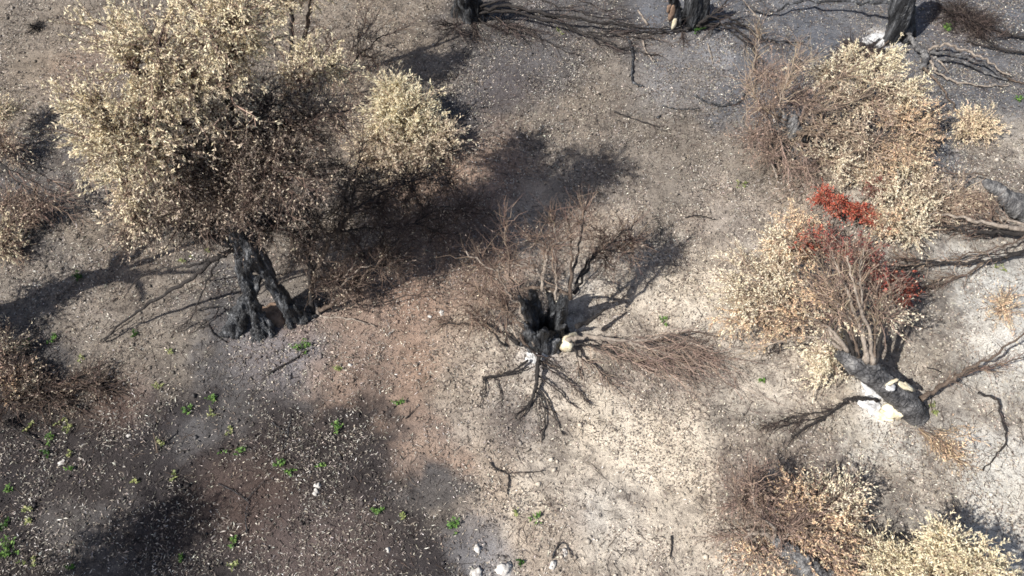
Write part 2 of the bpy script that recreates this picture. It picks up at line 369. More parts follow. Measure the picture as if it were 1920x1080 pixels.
        me.polygons.foreach_set('use_smooth', np.ones(len(me.polygons), bool)); me.materials.clear(); me.materials.append(MAT[mat]); me.update()
        old = tmp.data; bpy.data.objects.remove(tmp); bpy.data.meshes.remove(old)
        ob = bpy.data.objects.new(name, me); me.name = name; C.objects.link(ob); ob.parent = s.o
        return ob
def blob(name, p, r, mat, parent=None, flat=.5, seed=0, nu=14, nvv=9, rough=.35, cut=False):
    """an uneven rounded lump"""
    u = np.linspace(0, 2*math.pi, nu, endpoint=False); v = np.linspace(0, math.pi, nvv)
    U, W = np.meshgrid(u, v); D = np.stack((np.sin(W)*np.cos(U), np.sin(W)*np.sin(U), np.cos(W)), -1).reshape(-1, 3)
    k = 1+rough*(noise3(D*1.7+seed*3.1, seed)-.5)*2+rough*.5*(noise3(D*4.1+seed, seed+2)-.5)
    V = D*k[:, None]*np.array(r)*np.array((1, 1, flat))
    I = np.arange(nu*nvv).reshape(nvv, nu)
    F = np.stack((I[:-1], np.roll(I, -1, 1)[:-1], np.roll(I, -1, 1)[1:], I[1:]), -1).reshape(-1, 4)
    if parent is not None: V = V+p-np.array(parent.location)
    o = make(name, V, F, MAT[mat], parent)
    if parent is None: o.location = p
    return o

def heap(name, label, cat, px, py, rx, ry, hgt, mat, seed):
    p = G(px, py, 0)
    o = blob(name, p, (rx, ry, 1.0), mat, None, hgt, seed, 26, 15, .6); return tag(o, label, cat)

# ------------------------------------------------------------------ foliage colours
PALE = [((246, 232, 190), 3), ((230, 213, 170), 2.2), ((202, 182, 146), 1.2), ((164, 144, 122), .7)]
MIX = [((222, 205, 170), 1.8), ((192, 171, 146), 2), ((156, 136, 119), 1.5), ((240, 228, 196), 1.0)]
DULL = [((160, 141, 122), 1.8), ((126, 109, 97), 2), ((98, 84, 76), 1.5), ((206, 190, 162), .6)]
STRAW = [((250, 240, 202), 3), ((242, 226, 180), 2), ((216, 193, 150), .8)]
CREAM = [((248, 238, 208), 3), ((236, 221, 184), 2), ((210, 188, 154), 1)]
ORANGE = [((224, 194, 156), 2), ((202, 168, 134), 2), ((238, 221, 186), 2), ((166, 136, 114), 1)]
RED = [((158, 72, 56), 3), ((184, 100, 78), 1.4), ((122, 62, 56), 1.8), ((160, 122, 98), 1.2)]
DARKRED = [((116, 60, 58), 2), ((142, 72, 64), 1.4), ((104, 76, 70), 2), ((148, 120, 100), 1)]
RUST = [((150, 128, 114), 2), ((124, 106, 97), 2), ((180, 155, 135), 1.2)]
TW_BROWN = [((118, 99, 88), 2), ((92, 77, 70), 2), ((150, 130, 114), 1)]
TW_BROWN_SHADE = [((84, 70, 63), 2), ((60, 51, 47), 2), ((112, 95, 84), .7)]  # dark twig brown; shade over the sapling is mixed into the colour
TW_DARK = [((66, 57, 54), 2), ((46, 41, 40), 2), ((96, 84, 78), 1)]
TW_PALE = [((172, 154, 134), 2), ((146, 128, 112), 2), ((116, 100, 90), 1)]
TW_RED = [((134, 115, 104), 2), ((106, 91, 84), 2), ((160, 140, 126), 1.2)]

# ------------------------------------------------------------------ the big olive tree on the left
t = Tree('olive_tree', 'largest olive tree, pale scorched crown over a black trunk hollowed into legs', 'tree', (500, 605), twig=((92, 74, 63), 1))
t.trunk([([(492, 632, -.1), (486, 605, .28), (470, 562, .75), (460, 520, 1.2), (456, 475, 1.75)], [.15, .11, .12, .14, .17]),
         ([(572, 602, -.05), (552, 588, .18), (528, 558, .62), (503, 515, 1.2), (478, 470, 1.75)], [.16, .12, .11, .10, .13]),
         ([(425, 628, -.05), (440, 600, .28), (456, 560, .75)], [.09, .08, .10]),
         ([(448, 640, -.08), (452, 612, .15), (463, 575, .6)], [.05, .06, .08]), ([(414, 622, -.05), (432, 598, .25), (455, 562, .7)], [.03, .045, .06]), ([(434, 636, -.05), (446, 606, .22), (460, 566, .68)], [.03, .04, .05]),
         ([(478, 642, -.06), (478, 615, .15), (474, 580, .5)], [.04, .05, .07]), ([(548, 618, -.05), (540, 596, .15), (524, 565, .5)], [.04, .05, .07]), ([(586, 606, -.05), (562, 588, .18), (538, 562, .55)], [.035, .05, .06]), ([(475, 560, .8), (486, 520, 1.2), (480, 480, 1.65)], [.05, .06, .07]),
         ([(520, 636, -.08), (505, 618, .12), (487, 590, .42)], [.07, .09, .11]),
         ([(600, 594, -.05), (575, 590, .12), (545, 572, .45)], [.05, .07, .10]),
         ([(470, 500, 1.45), (466, 470, 1.75), (452, 430, 2.2), (441, 392, 2.65), (436, 355, 3.0)], [.18, .22, .20, .16, .11])], 'char', .026, .07, 3)
heap('soil_mound', 'reddish soil mound between the legs of the largest trunk', 'soil', 514, 590, .26, .22, .10, 'soil', 4)
f0 = (440, 390, 2.65)
B = t.branch
q1 = B([f0, (402, 322, 3.2), (345, 235, 4.71), (292, 140, 5.70)], .10, .03, 'dark_wood')
q2 = B([f0, (442, 300, 3.3), (432, 185, 5.04), (425, 95, 5.87)], .10, .03, 'dark_wood')
q3 = B([f0, (382, 352, 3.0), (300, 300, 4.05), (220, 255, 4.88)], .09, .03, 'dark_wood')
q4 = B([f0, (482, 330, 3.1), (540, 250, 3.89), (592, 150, 4.05)], .08, .025, 'dark_wood')
q5 = B([(447, 458, 1.9), (395, 442, 2.0), (345, 418, 2.4), (268, 392, 2.9)], .11, .03, 'char')
q6 = B([(440, 468, 1.75), (398, 488, 1.4), (352, 525, 1.0), (290, 566, .6), (225, 605, .25), (195, 640, .06)], .055, .012, 'dark_wood')
q7 = B([(398, 488, 1.4), (340, 500, 1.2), (270, 513, .95), (232, 556, .6)], .03, .008, 'dark_wood')
q8 = B([(410, 484, 1.45), (392, 520, 1.05), (362, 590, .35), (335, 615, .1)], .022, .007, 'dark_wood')
q9 = B([(485, 465, 1.8), (498, 500, 1.35), (520, 540, .85), (545, 560, .5)], .035, .02, 'brown_wood')
q10 = B([(440, 385, 2.7), (425, 420, 2.4), (438, 465, 1.8)], .035, .03, 'brown_wood')
q11 = B([(465, 560, .8), (455, 590, .4), (438, 628, .0)], .03, .02, 'brown_wood')
q12 = B([(447, 350, 3.0), (455, 420, 2.2), (470, 480, 1.7), (500, 540, .9)], .018, .01, 'pale_wood')
for q in (q6, q7, q8): t.side_twigs(q, 20, .34, up=-.05, col=TW_DARK, droop=.1)
UPZ = lambda z: z+max(0, z-2.65)*.65
def C1(px, py, z, r=.62, pal=PALE, at=q1, k=.8, nb=17, nt=10, nl=11.5, **kw):
    a = at[int((len(at)-1)*k)]
    return t.cluster(px, py, UPZ(z), (r*1.1, r*1.1, r*.85), a, nb, nt, nl, pal, **{**dict(col=TW_BROWN, mr=.024, mat='dark_wood'), **kw})
for a in [(240, 120, 4.5, .6), (300, 75, 4.7, .55), (225, 70, 4.5, .35), (345, 120, 4.5, .6), (280, 175, 4.3, .6)]: C1(*a, at=q1, k=.85)
for a in [(400, 70, 4.8, .55), (455, 85, 4.6, .45), (425, 20, 4.8, .4), (455, 20, 4.9, .4), (390, 150, 4.4, .55, MIX)]: C1(*a, at=q2, k=.85)
for a in [(205, 245, 4.1, .58), (195, 205, 4.2, .4), (245, 290, 3.8, .55), (270, 235, 4.1, .6), (175, 265, 4.0, .35), (320, 280, 3.8, .6, MIX), (240, 360, 3.3, .5), (255, 410, 2.9, .42, MIX), (330, 210, 4.0, .6, MIX)]: C1(*a, at=q3, k=.8)
for a in [(585, 128, 3.5, .38), (615, 125, 3.4, .3), (560, 150, 3.5, .35, MIX)]: C1(*a, at=q4, k=.9)
for a in [(400, 230, 3.8, .6, MIX), (450, 180, 4.0, .55, MIX), (380, 300, 3.4, .55, MIX), (360, 180, 4.2, .5, MIX), (300, 330, 3.4, .55, MIX), (430, 270, 3.5, .5, MIX)]: C1(*a, at=q2, k=.5, nl=7)
for a in [(470, 250, 3.75, .6, DULL), (440, 320, 3.6, .55, DULL), (330, 360, 3.3, .55, DULL), (290, 400, 2.9, .5, MIX), (370, 385, 3.3, .55, DULL), (420, 375, 3.4, .45, DULL), (520, 300, 3.75, .55, DULL), (510, 200, 3.9, .55, DULL), (480, 370, 3.5, .5, DULL), (570, 250, 3.8, .5, DULL), (545, 350, 3.6, .5, DULL), (240, 430, 2.5, .4, DULL), (610, 220, 3.9, .45, DULL), (470, 310, 3.4, .5, DULL), (390, 330, 3.5, .5, DULL), (560, 310, 3.6, .45, DULL)]: C1(*a, at=q5 if a[0] < 360 and a[1] > 380 else q2, k=.35, nl=3.2, nt=17, tr=.0045, mess=.7, nb=19, col=TW_BROWN_SHADE)
for a in [(330, 345, 2.9, .55, DULL), (410, 350, 2.6, .5, DULL), (320, 295, 2.6, .5, DULL), (480, 385, 2.2, .5, DULL), (400, 300, 2.7, .55, DULL), (520, 400, 2.1, .5, DULL), (350, 430, 2.2, .4, DULL), (490, 430, 1.8, .4, DULL), (550, 420, 1.9, .45, DULL), (430, 420, 2.1, .4, DULL), (390, 420, 2.2, .4, DULL)]: C1(*a, at=q10, k=.3, nl=2.5, nt=16, tr=.0045, mess=.8, nb=17, col=TW_BROWN_SHADE)
t.done()

# ------------------------------------------------------------------ the bare stems just right of it
t = Tree('burnt_sapling', 'bare dark many-stemmed sapling close right of the largest olive trunk', 'tree', (590, 592), twig=((80, 64, 57), 1))
b0 = (588, 590, 0); B = t.branch
s1 = B([b0, (582, 540, .55), (580, 480, 1.2), (578, 410, 1.9), (585, 340, 2.5)], .06, .012, 'dark_wood')
s2 = B([(583, 540, .55), (605, 480, 1.1), (632, 430, 1.6), (660, 395, 1.9), (640, 352, 2.3), (600, 310, 2.7)], .055, .014, 'brown_wood')
s3 = B([(600, 590, 0), (585, 548, .4), (618, 540, .55), (645, 518, .8), (670, 492, 1.0)], .032, .008, 'pale_wood')
s4 = B([(612, 545, .5), (640, 538, .6), (680, 500, .9), (720, 500, .8), (762, 478, .9)], .028, .007, 'pale_wood')
s5 = B([b0, (620, 570, .2), (650, 552, .4), (700, 500, .9), (760, 440, 1.3)], .05, .01, 'brown_wood')
s6 = B([(660, 395, 1.9), (700, 370, 2.0), (740, 350, 2.0), (800, 330, 1.9)], .025, .007, 'dark_wood')
s7 = B([(632, 430, 1.6), (690, 430, 1.5), (760, 425, 1.3), (840, 400, 1.2)], .022, .006, 'dark_wood')
s8 = B([(597, 588, 0), (650, 575, .15), (720, 565, .2), (800, 545, .3)], .02, .006, 'dark_wood')
s9 = B([(600, 592, 0), (660, 598, .06), (705, 612, .04)], .022, .008, 'pale_wood')
s10 = B([(660, 395, 1.9), (665, 330, 2.4), (680, 270, 2.6)], .02, .006, 'dark_wood')
for q, n in ((s1, 70), (s2, 80), (s3, 40), (s4, 50), (s5, 80), (s6, 60), (s7, 70), (s8, 30), (s10, 40)): t.side_twigs(q, n, .42, up=.1, col=TW_BROWN_SHADE)
for px, py, z, r, at in [(600, 330, 2.3, .6, s1), (560, 390, 1.8, .5, s1), (650, 310, 2.3, .6, s2), (700, 360, 1.8, .6, s6), (760, 330, 1.7, .6, s6), (730, 430, 1.3, .6, s5), (800, 400, 1.2, .6, s7), (830, 440, .9, .5, s7), (640, 460, 1.2, .5, s2), (850, 340, 1.1, .5, s6), (740, 490, .8, .4, s4), (600, 420, 1.7, .5, s1), (650, 385, 1.9, .5, s2), (560, 470, 1.2, .45, s1), (680, 470, 1.0, .5, s5), (620, 525, .7, .4, s3), (700, 400, 1.5, .5, s6), (660, 540, .4, .4, s5), (780, 360, 1.4, .5, s6), (870, 400, .9, .45, s7)]:
    t.cluster(px, py, z, (r, r, r*.7), at[int(len(at)*.7)], 14, 16, .8, DULL, col=TW_BROWN_SHADE, mr=.012, mat='dark_wood', tl=.4, tr=.004, mess=.9, r0=.008)  # twig colour darkened to carry the big crown's shade
t.done()

# ------------------------------------------------------------------ stems behind the big crown, at the top edge
t = Tree('burnt_tree', 'two thin upright bare stems behind the largest olive crown, at the top edge', 'tree', (550, 195))
B = t.branch
s1 = B([(550, 195, 0), (545, 130, .7), (546, 60, 1.6), (548, -20, 2.6), (550, -120, 3.6)], .075, .03, 'dark_wood')
s2 = B([(556, 192, 0), (562, 100, 1.0), (575, 50, 1.6), (583, -20, 2.4), (590, -140, 3.4)], .055, .025, 'brown_wood')
s3 = B([(566, 85, 1.1), (590, 52, 1.3), (612, 58, 1.2), (625, 100, .8), (615, 130, .6)], .022, .008, 'brown_wood')
s4 = B([(552, 180, .1), (600, 165, .4), (650, 130, .9), (700, 80, 1.3), (770, 48, 1.4)], .03, .007, 'dark_wood')
s5 = B([(650, 130, .9), (660, 95, 1.2), (700, 45, 1.6)], .016, .006, 'pale_wood')
s6 = B([(545, 130, .7), (520, 90, 1.2), (500, 70, 1.6)], .02, .006, 'brown_wood')
s7 = B([(560, 190, .05), (630, 200, .2), (700, 190, .35), (760, 170, .4)], .025, .006, 'dark_wood')
for q, n in ((s1, 60), (s2, 60), (s3, 40), (s4, 90), (s5, 30), (s7, 50), (s6, 30)): t.side_twigs(q, n, .5, up=.1, col=TW_BROWN)
for px, py, z, r, at in [(620, 90, 1.3, .7, s3), (680, 60, 1.2, .7, s5), (640, 160, .9, .7, s4), (560, 230, .7, .6, s6), (640, 230, .6, .6, s7), (700, 110, .9, .6, s4)]:
    t.cluster(px, py, z, (r, r, r*.6), at[int(len(at)*.6)], 13, 13, 1.8, MIX, col=TW_BROWN, mr=.012, mat='dark_wood', tl=.42, tr=.004, mess=.8, r0=.009)
for px, py, z, r in [(480, -10, 3.2, .5), (520, 10, 3.0, .4), (440, -20, 3.4, .5), (560, -20, 3.0, .4)]:
    t.cluster(px, py, z, (r, r, r*.7), s1[int(len(s1)*.7)], 16, 11, 13, PALE, col=TW_BROWN, mr=.02, mat='dark_wood')
t.done()

# ------------------------------------------------------------------ straw-coloured shrub
def shrub(name, label, cat, base, lumps, pal, col, nb=16, nt=9, nl=15, tl=.34, Lg=(.038, .07), main=False, mr=.012, up=.15, group=None, Wd=(.011, .0175), rz=.5):
    t = Tree(name, label, cat, base, group)
    n = len(lumps)
    for L in lumps:
        px, py, z, r = L[:4]; pl = L[4] if len(L) > 4 else pal; nn = (L[5] if len(L) > 5 else nl)*.5
        t.cluster(px, py, z, (r, r, r*rz), G(base[0], base[1], .05), nb, int(nt*1.45), nn, pl, col=col, tl=tl, Lg=Lg, main=True, mr=mr, up=up, Wd=Wd)
    t.done(); return t
shrub('dry_shrub', 'bright straw-yellow feathery shrub right of the largest olive crown', 'shrub', (755, 285),
      [(742, 195, .75, .42), (780, 205, .7, .36), (720, 225, .6, .36), (765, 240, .5, .36), (740, 170, .8, .28), (800, 225, .45, .26), (705, 262, .45, .36, MIX), (790, 270, .4, .45, MIX), (835, 262, .3, .3, MIX), (690, 300, .3, .4, MIX, 8), (760, 300, .3, .45, MIX, 9)],
      STRAW, TW_PALE, 18, 10, 20, .4, (.05, .1))

# ------------------------------------------------------------------ the centre stump
t = Tree('olive_stump', 'hollow black olive stump with bare shoots in the middle of the clearing', 'tree', (1018, 655))
ctr = G(1020, 630); R0 = .33; staves = []
hts = [1.45, 1.15, .80, 1.25, 1.0, 1.5, 1.2, 1.4, .95, 1.3, 1.05, .7, .85, .5, .35, .75, 1.1]
for k, hgt in enumerate(hts):
    th = 2*math.pi*k/len(hts)+.3
    c0 = ctr+np.array((math.cos(th)*R0*1.02, math.sin(th)*R0*.85, -.1)); wob = rng.normal(size=(3, 3))*.045
    c1 = ctr+np.array((math.cos(th)*R0*.80, math.sin(th)*R0*.72, hgt*.35)); c2 = ctr+np.array((math.cos(th)*R0*.95-.02, math.sin(th)*R0*.8, hgt*.7)); c3 = ctr+np.array((math.cos(th)*R0*1.22-.04, math.sin(th)*R0*.95, hgt))
    staves.append(([c0, c1+wob[0], c2+wob[1], c3+wob[2]], [.12, .08, .06, .012]))
for th, l in ((3.5, .6), (5.4, .5), (.2, .5), (2.6, .5)):
    staves.append(([ctr+np.array((math.cos(th)*l, math.sin(th)*l, -.06)), ctr+np.array((math.cos(th)*l*.7, math.sin(th)*l*.7, .08)), ctr+np.array((math.cos(th)*.32, math.sin(th)*.3, .35))], [.03, .06, .09]))
t.trunk(staves, 'char', .02, .05, 14, world=True)
B = t.branch
sh = []
sh.append(B([(975, 543, 1.45), (1005, 538, 1.5), (1035, 542, 1.5), (1066, 552, 1.5)], .028, .03, 'brown_wood'))
sh.append(B([(1016, 545, 1.58), (1016, 524, 1.8), (1000, 502, 2.0), (970, 496, 2.05)], .035, .014, 'pale_wood'))
sh.append(B([(1018, 525, 1.8), (1022, 498, 2.05), (1030, 465, 2.35), (1052, 452, 2.5)], .032, .012, 'pale_wood'))
sh.append(B([(1042, 562, 1.4), (1042, 515, 1.9), (1041, 475, 2.3)], .024, .010, 'pale_wood'))
sh.append(B([(1070, 560, 1.4), (1073, 500, 2.0), (1072, 455, 2.4), (1064, 410, 2.8)], .032, .010, 'brown_wood'))
sh.append(B([(1076, 550, 1.4), (1096, 500, 1.33), (1130, 470, 1.44), (1192, 474, 1.37)], .036, .010, 'dark_wood'))
sh.append(B([(1080, 545, 1.4), (1108, 490, 1.37), (1150, 450, 1.51), (1195, 412, 1.58)], .034, .009, 'dark_wood'))
sh.append(B([(1066, 540, 1.5), (1085, 470, 1.58), (1092, 420, 1.87), (1100, 380, 2.09)], .03, .008, 'dark_wood'))
sh.append(B([(1002, 648, .3), (985, 600, .8), (962, 560, 1.2), (930, 512, 1.7), (872, 470, 2.0)], .032, .010, 'pale_wood'))
sh.append(B([(960, 560, 1.2), (955, 500, 1.8), (948, 440, 2.3), (945, 400, 2.5)], .018, .006, 'brown_wood'))
sh.append(B([(985, 620, .6), (960, 590, .8), (920, 555, 1.0), (880, 530, 1.1)], .022, .007, 'brown_wood'))
sh.append(B([(975, 640, .2), (958, 612, .4), (955, 585, .7), (945, 555, 1.0)], .022, .008, 'pale_wood'))
sh.append(B([(950, 650, .05), (918, 620, .3), (905, 600, .5), (880, 570, .8)], .024, .007, 'dark_wood'))
sh.append(B([(972, 645, .1), (925, 612, .05), (870, 606, .05), (820, 606, .04)], .035, .012, 'dark_wood'))
sh.append(B([(1050, 470, 2.2), (1040, 430, 2.6), (1028, 395, 2.9)], .016, .005, 'pale_wood'))
sh.append(B([(1080, 612, .7), (1105, 602, .6), (1134, 580, .6)], .05, .02, 'dark_wood'))
for q in sh[1:15]: t.side_twigs(q, 42, .40, up=.2, col=TW_BROWN, t0=.35)
for px, py, z, r, at in [(1130, 440, 1.2, .5, sh[6]), (1170, 455, 1.1, .45, sh[5]), (1090, 415, 1.5, .4, sh[7]), (1195, 450, 1.1, .3, sh[6]), (900, 545, .9, .45, sh[10]), (940, 580, .7, .45, sh[11]), (890, 500, 1.5, .4, sh[8]), (880, 590, .5, .35, sh[12]), (940, 500, 1.6, .4, sh[9]), (1010, 450, 2.2, .4, sh[2]), (1140, 490, 1.0, .35, sh[5])]:
    t.cluster(px, py, z, (r, r, r*.7), at[int(len(at)*.6)], 12, 11, .6, DULL, col=TW_BROWN, mr=.01, mat='dark_wood', tl=.4, tr=.004, mess=.7, r0=.008)
t.done()

# ------------------------------------------------------------------ limbs lying round the stump
def fallen(name, label, base, brs, twigs, col, mat='dark_wood', tl=.4, up=0.0, cat='branch', leaves_=None, group=None, droop=.1):
    t = Tree(name, label, cat, base, group); Q = []
    for b in brs: Q.append(t.branch(b[0], b[1], b[2], b[3] if len(b) > 3 else mat, wob=.025))
    for k, (q, n) in enumerate(zip(Q, twigs)):
        if n:
            T = t.side_twigs(q, n, tl, up=up, col=col, t0=.25, droop=droop, out=.7)
            if leaves_: t.foliage(T, leaves_[1], leaves_[0])
    return t, Q
t, Q = fallen('fallen_bough', 'dark bare bough fanning out toward the viewer from the centre stump', (1005, 690), [
    ([(1012, 662, .12), (1008, 690, .16), (1006, 722, .14), (1000, 745, .10)], 0.0429, 0.0320),
    ([(990, 675, .12), (960, 697, .10), (920, 708, .08), (905, 708, .06)], 0.0273, 0.0176), ([(992, 688, .10), (955, 702, .12), (915, 707, .10)], 0.0172, 0.0120),
    ([(908, 708, .06), (912, 730, .05), (908, 745, .04)], 0.0140, 0.0064), ([(906, 710, .05), (904, 745, .04), (898, 765, .03)], 0.0109, 0.0048), ([(920, 708, .06), (932, 715, .05), (940, 745, .04), (941, 772, .03)], 0.0109, 0.0048),
    ([(1000, 745, .1), (985, 765, .06), (965, 778, .04)], 0.0203, 0.0080), ([(1001, 742, .1), (992, 762, .06), (980, 782, .04)], 0.0218, 0.0080),
    ([(1004, 735, .1), (1016, 750, .08), (1023, 780, .06), (1016, 828, .03)], 0.0203, 0.0096), ([(1004, 728, .1), (1025, 748, .08), (1040, 778, .05), (1056, 820, .03)], 0.0203, 0.0080),
    ([(1005, 700, .14), (1020, 714, .12), (1048, 735, .08), (1070, 758, .05)], 0.0187, 0.0064), ([(1010, 680, .15), (1035, 696, .12), (1070, 718, .10), (1100, 755, .05)], 0.0187, 0.0056),
    ([(1003, 748, .1), (1008, 775, .06), (1014, 812, .04)], 0.0094, 0.0048), ([(975, 628, .35), (985, 645, .25), (1005, 665, .15), (1020, 680, .1), (1048, 690, .06)], 0.0273, 0.0096, 'brown_wood'),
    ([(960, 630, .2), (975, 640, .25), (1000, 660, .2), (1030, 675, .12), (1055, 695, .05)], 0.0234, 0.0080)],
    [4, 4, 4, 4, 4, 4, 8, 8, 10, 10, 26, 60, 6, 20, 25], TW_DARK, tl=.26)
heap('ash_pile', 'white ash heap at the foot of the centre stump', 'ash', 1006, 668, .20, .13, .04, 'ash', 9)
t.done()
t, Q = fallen('felled_limb', 'pale felled limb with a cut end and reddish twigs, right of the centre stump', (1062, 642), [
    ([(1064, 640, .3), (1090, 630, .34), (1130, 634, .36), (1180, 640, .34), (1225, 634, .32), (1265, 628, .28)], .05, .018, 'pale_wood'),
    ([(1180, 640, .34), (1215, 652, .32), (1255, 665, .26), (1290, 690, .18)], .024, .009, 'pale_wood'), ([(1175, 640, .34), (1205, 660, .28), (1240, 685, .2)], .016, .007, 'pale_wood'),
    ([(1215, 634, .3), (1270, 648, .28), (1320, 665, .2)], .02, .008, 'brown_wood'), ([(1265, 628, .28), (1300, 622, .25), (1345, 632, .2)], .018, .006, 'brown_wood'),
    ([(1070, 645, .22), (1105, 647, .2), (1150, 662, .14)], .028, .010, 'dark_wood'), ([(1074, 650, .2), (1090, 670, .14), (1120, 690, .1), (1150, 722, .06)], .026, .008, 'dark_wood'),
    ([(1100, 632, .34), (1130, 648, .26), (1170, 672, .16), (1205, 690, .1)], .018, .007, 'dark_wood'), ([(1078, 655, .15), (1085, 680, .08), (1085, 706, .04)], .012, .006, 'dark_wood'),
    ([(1225, 650, .3), (1270, 690, .2), (1320, 700, .12)], .014, .005, 'brown_wood')],
    [8, 8, 8, 8, 8, 24, 40, 24, 8, 8], TW_RED, tl=.42)
for q, n in ((Q[0], 34), (Q[1], 30), (Q[3], 30), (Q[7], 26), (Q[2], 20)):
    k = rng.integers(len(q)//3, len(q), n); a0 = rng.normal(-.2, .34, n); D = np.stack((np.cos(a0), np.sin(a0), rng.normal(-.08, .12, n)), 1)
    T = t.twigs(q[k], D, rng.gamma(3., .24, n)+.1, .006, .002, 6, .03, .3, TW_RED)
    i = rng.integers(0, n, n*3); t.twigs(T[i, rng.integers(1, 5, n*3)], unit(T[i, -1]-T[i, 0])+rng.normal(size=(n*3, 3))*.6, rng.uniform(.1, .45, n*3), .0035, .002, 4, .05, .2, TW_RED)
# the sawn end: a squat butt with a pale face
bt = G(1064, 643, .18); fc = unit(np.array((-.55, -.75, .35)))
Vb, Fb = tubes(np.array([[bt-fc*.28, bt-fc*.1, bt, bt+fc*.10, bt+fc*.102]]), np.array([[.06, .11, .14, .13, .004]]), 12)
Vb = Vb+(noise3(Vb*7, 4)-.5)[:, None]*.11
make('cut_butt', t.loc(Vb), Fb, MAT['cut_wood'], t.o)
t.done()

# ------------------------------------------------------------------ the leaning log on the right
t = Tree('leaning_olive_trunk', 'thick charred leaning trunk with yellow cut patches and long pale shoots, at right', 'tree', (1690, 775))
T7 = t.trunk([([(1720, 786, -.05), (1704, 762, .26), (1676, 734, .48), (1640, 706, .70), (1600, 680, .88), (1572, 660, 1.0)], [.19, .21, .205, .19, .165, .10]),
         ([(1700, 760, .3), (1660, 722, .62), (1618, 690, .86)], [.16, .17, .13]), ([(1640, 690, .9), (1634, 680, 1.0)], [.12, .08])], 'char_log', .02, .022, 5)
def patch(px, py, z, rx, rz, d, mat, name, seed):
    o = blob(name, np.array((0, 0, 0.)), (rx, rz, .014), mat, None, 1.0, seed, 16, 7, .75)
    o.rotation_euler = Vector(d).to_track_quat('Z', 'Y').to_euler(); o.parent = T7; o.location = G(px, py, z)-t.b; return o
blob('cut_face', G(1676, 774, .12), (.20, .15, .17), 'cut_wood', t.o, .8, 3, 18, 13, .55).parent = T7
heap('sawdust_pile', 'cream sawdust spread at the low end of the leaning trunk', 'sawdust', 1658, 781, .15, .10, .05, 'cut_wood', 12)
patch(1670, 728, .84, .09, .06, (.1, -.3, .95), 'ash', 'wood_scar', 6)
patch(1700, 724, .66, .07, .16, (.5, -.1, .85), 'cut_wood', 'wood_scar', 7)
patch(1674, 716, .84, .12, .04, (.1, -.2, .95), 'cut_wood', 'wood_scar', 8)
heap('ash_pile', 'upper white ash heap along the left flank of the leaning trunk', 'ash', 1634, 726, .22, .30, .07, 'ash', 5)
heap('ash_pile', 'lower white ash heap touching the cream cut end of the leaning trunk', 'ash', 1638, 762, .20, .20, .06, 'ash', 25)
B = t.branch; sh = []
for pts, r0, r1, mt in [
    ([(1626, 680, 1.0), (1618, 630, 1.4), (1600, 580, 1.75), (1582, 530, 2.1), (1560, 478, 2.4)], .045, .010, 'pale_wood'),
    ([(1636, 684, 1.0), (1632, 630, 1.45), (1615, 580, 1.9), (1600, 530, 2.3), (1588, 480, 2.6)], .04, .009, 'pale_wood'),
    ([(1618, 600, 1.7), (1615, 550, 2.1), (1612, 505, 2.4), (1620, 470, 2.6)], .02, .007, 'pale_wood'),
    ([(1642, 690, .95), (1650, 640, 1.3), (1660, 600, 1.6), (1672, 550, 1.9)], .03, .008, 'dark_wood'),
    ([(1640, 685, 1.0), (1640, 630, 1.4), (1646, 580, 1.8), (1640, 530, 2.1)], .022, .007, 'brown_wood'),
    ([(1600, 665, 1.1), (1585, 620, 1.4), (1570, 590, 1.6), (1540, 560, 1.8)], .035, .009, 'dark_wood'),
    ([(1590, 660, 1.15), (1565, 625, 1.4), (1540, 605, 1.5), (1510, 590, 1.6)], .035, .009, 'pale_wood'),
    ([(1578, 655, 1.15), (1555, 640, 1.25), (1520, 632, 1.25), (1460, 640, 1.1), (1400, 660, .8)], .034, .009, 'pale_wood'),
    ([(1580, 650, 1.2), (1540, 610, 1.4), (1500, 602, 1.3), (1460, 600, 1.1)], .022, .007, 'pale_wood'),
    ([(1610, 670, 1.05), (1598, 620, 1.5), (1572, 560, 2.0), (1540, 500, 2.3)], .028, .008, 'brown_wood'),
    ([(1618, 675, 1.05), (1622, 640, 1.3), (1570, 570, 1.9), (1520, 540, 2.0)], .018, .006, 'pale_wood'),
    ([(1606, 668, 1.1), (1610, 630, 1.4), (1605, 600, 1.6)], .024, .012, 'dark_wood')]:
    sh.append(B(pts, r0*1.15, r1*1.2, mt, wob=.014))
for q in sh: t.side_twigs(q, 30, .46, up=.25, col=TW_PALE, t0=.45)
for px, py, z, r, at, pl, nl in [(1560, 520, 1.9, .5, sh[0], RUST, 1.5), (1600, 500, 2.1, .5, sh[1], RUST, 1.5), (1530, 560, 1.6, .5, sh[5], ORANGE, 4), (1560, 590, 1.4, .4, sh[5], CREAM, 5), (1640, 540, 1.8, .45, sh[4], DULL, 1.5), (1490, 590, 1.2, .45, sh[6], ORANGE, 5), (1650, 590, 1.3, .35, sh[3], CREAM, 4), (1580, 560, 1.7, .5, sh[9], RUST, 2)]:
    t.cluster(px, py, z, (r, r, r*.7), at[int(len(at)*.6)], 12, 9, nl*1.3, pl, col=TW_RED, mr=.010, mat='brown_wood', tl=.4, tr=.004)
for px, py, z, r in [(1370, 545, .9, .4), (1400, 570, 1.0, .4), (1430, 540, 1.1, .45), (1400, 500, 1.1, .4), (1450, 500, 1.2, .5), (1470, 460, 1.2, .45), (1500, 420, 1.2, .38), (1440, 450, 1.1, .35), (1510, 470, 1.3, .4), (1380, 590, .7, .35), (1460, 560, 1.1, .45), (1440, 610, .7, .4)]:
    t.cluster(px, py, z, (r, r, r*.7), sh[8][-8] if py > 480 else sh[9][-2], 12, 13, 5.5, CREAM if rng.random() < .6 else ORANGE, col=TW_PALE, mr=.012, mat='brown_wood')
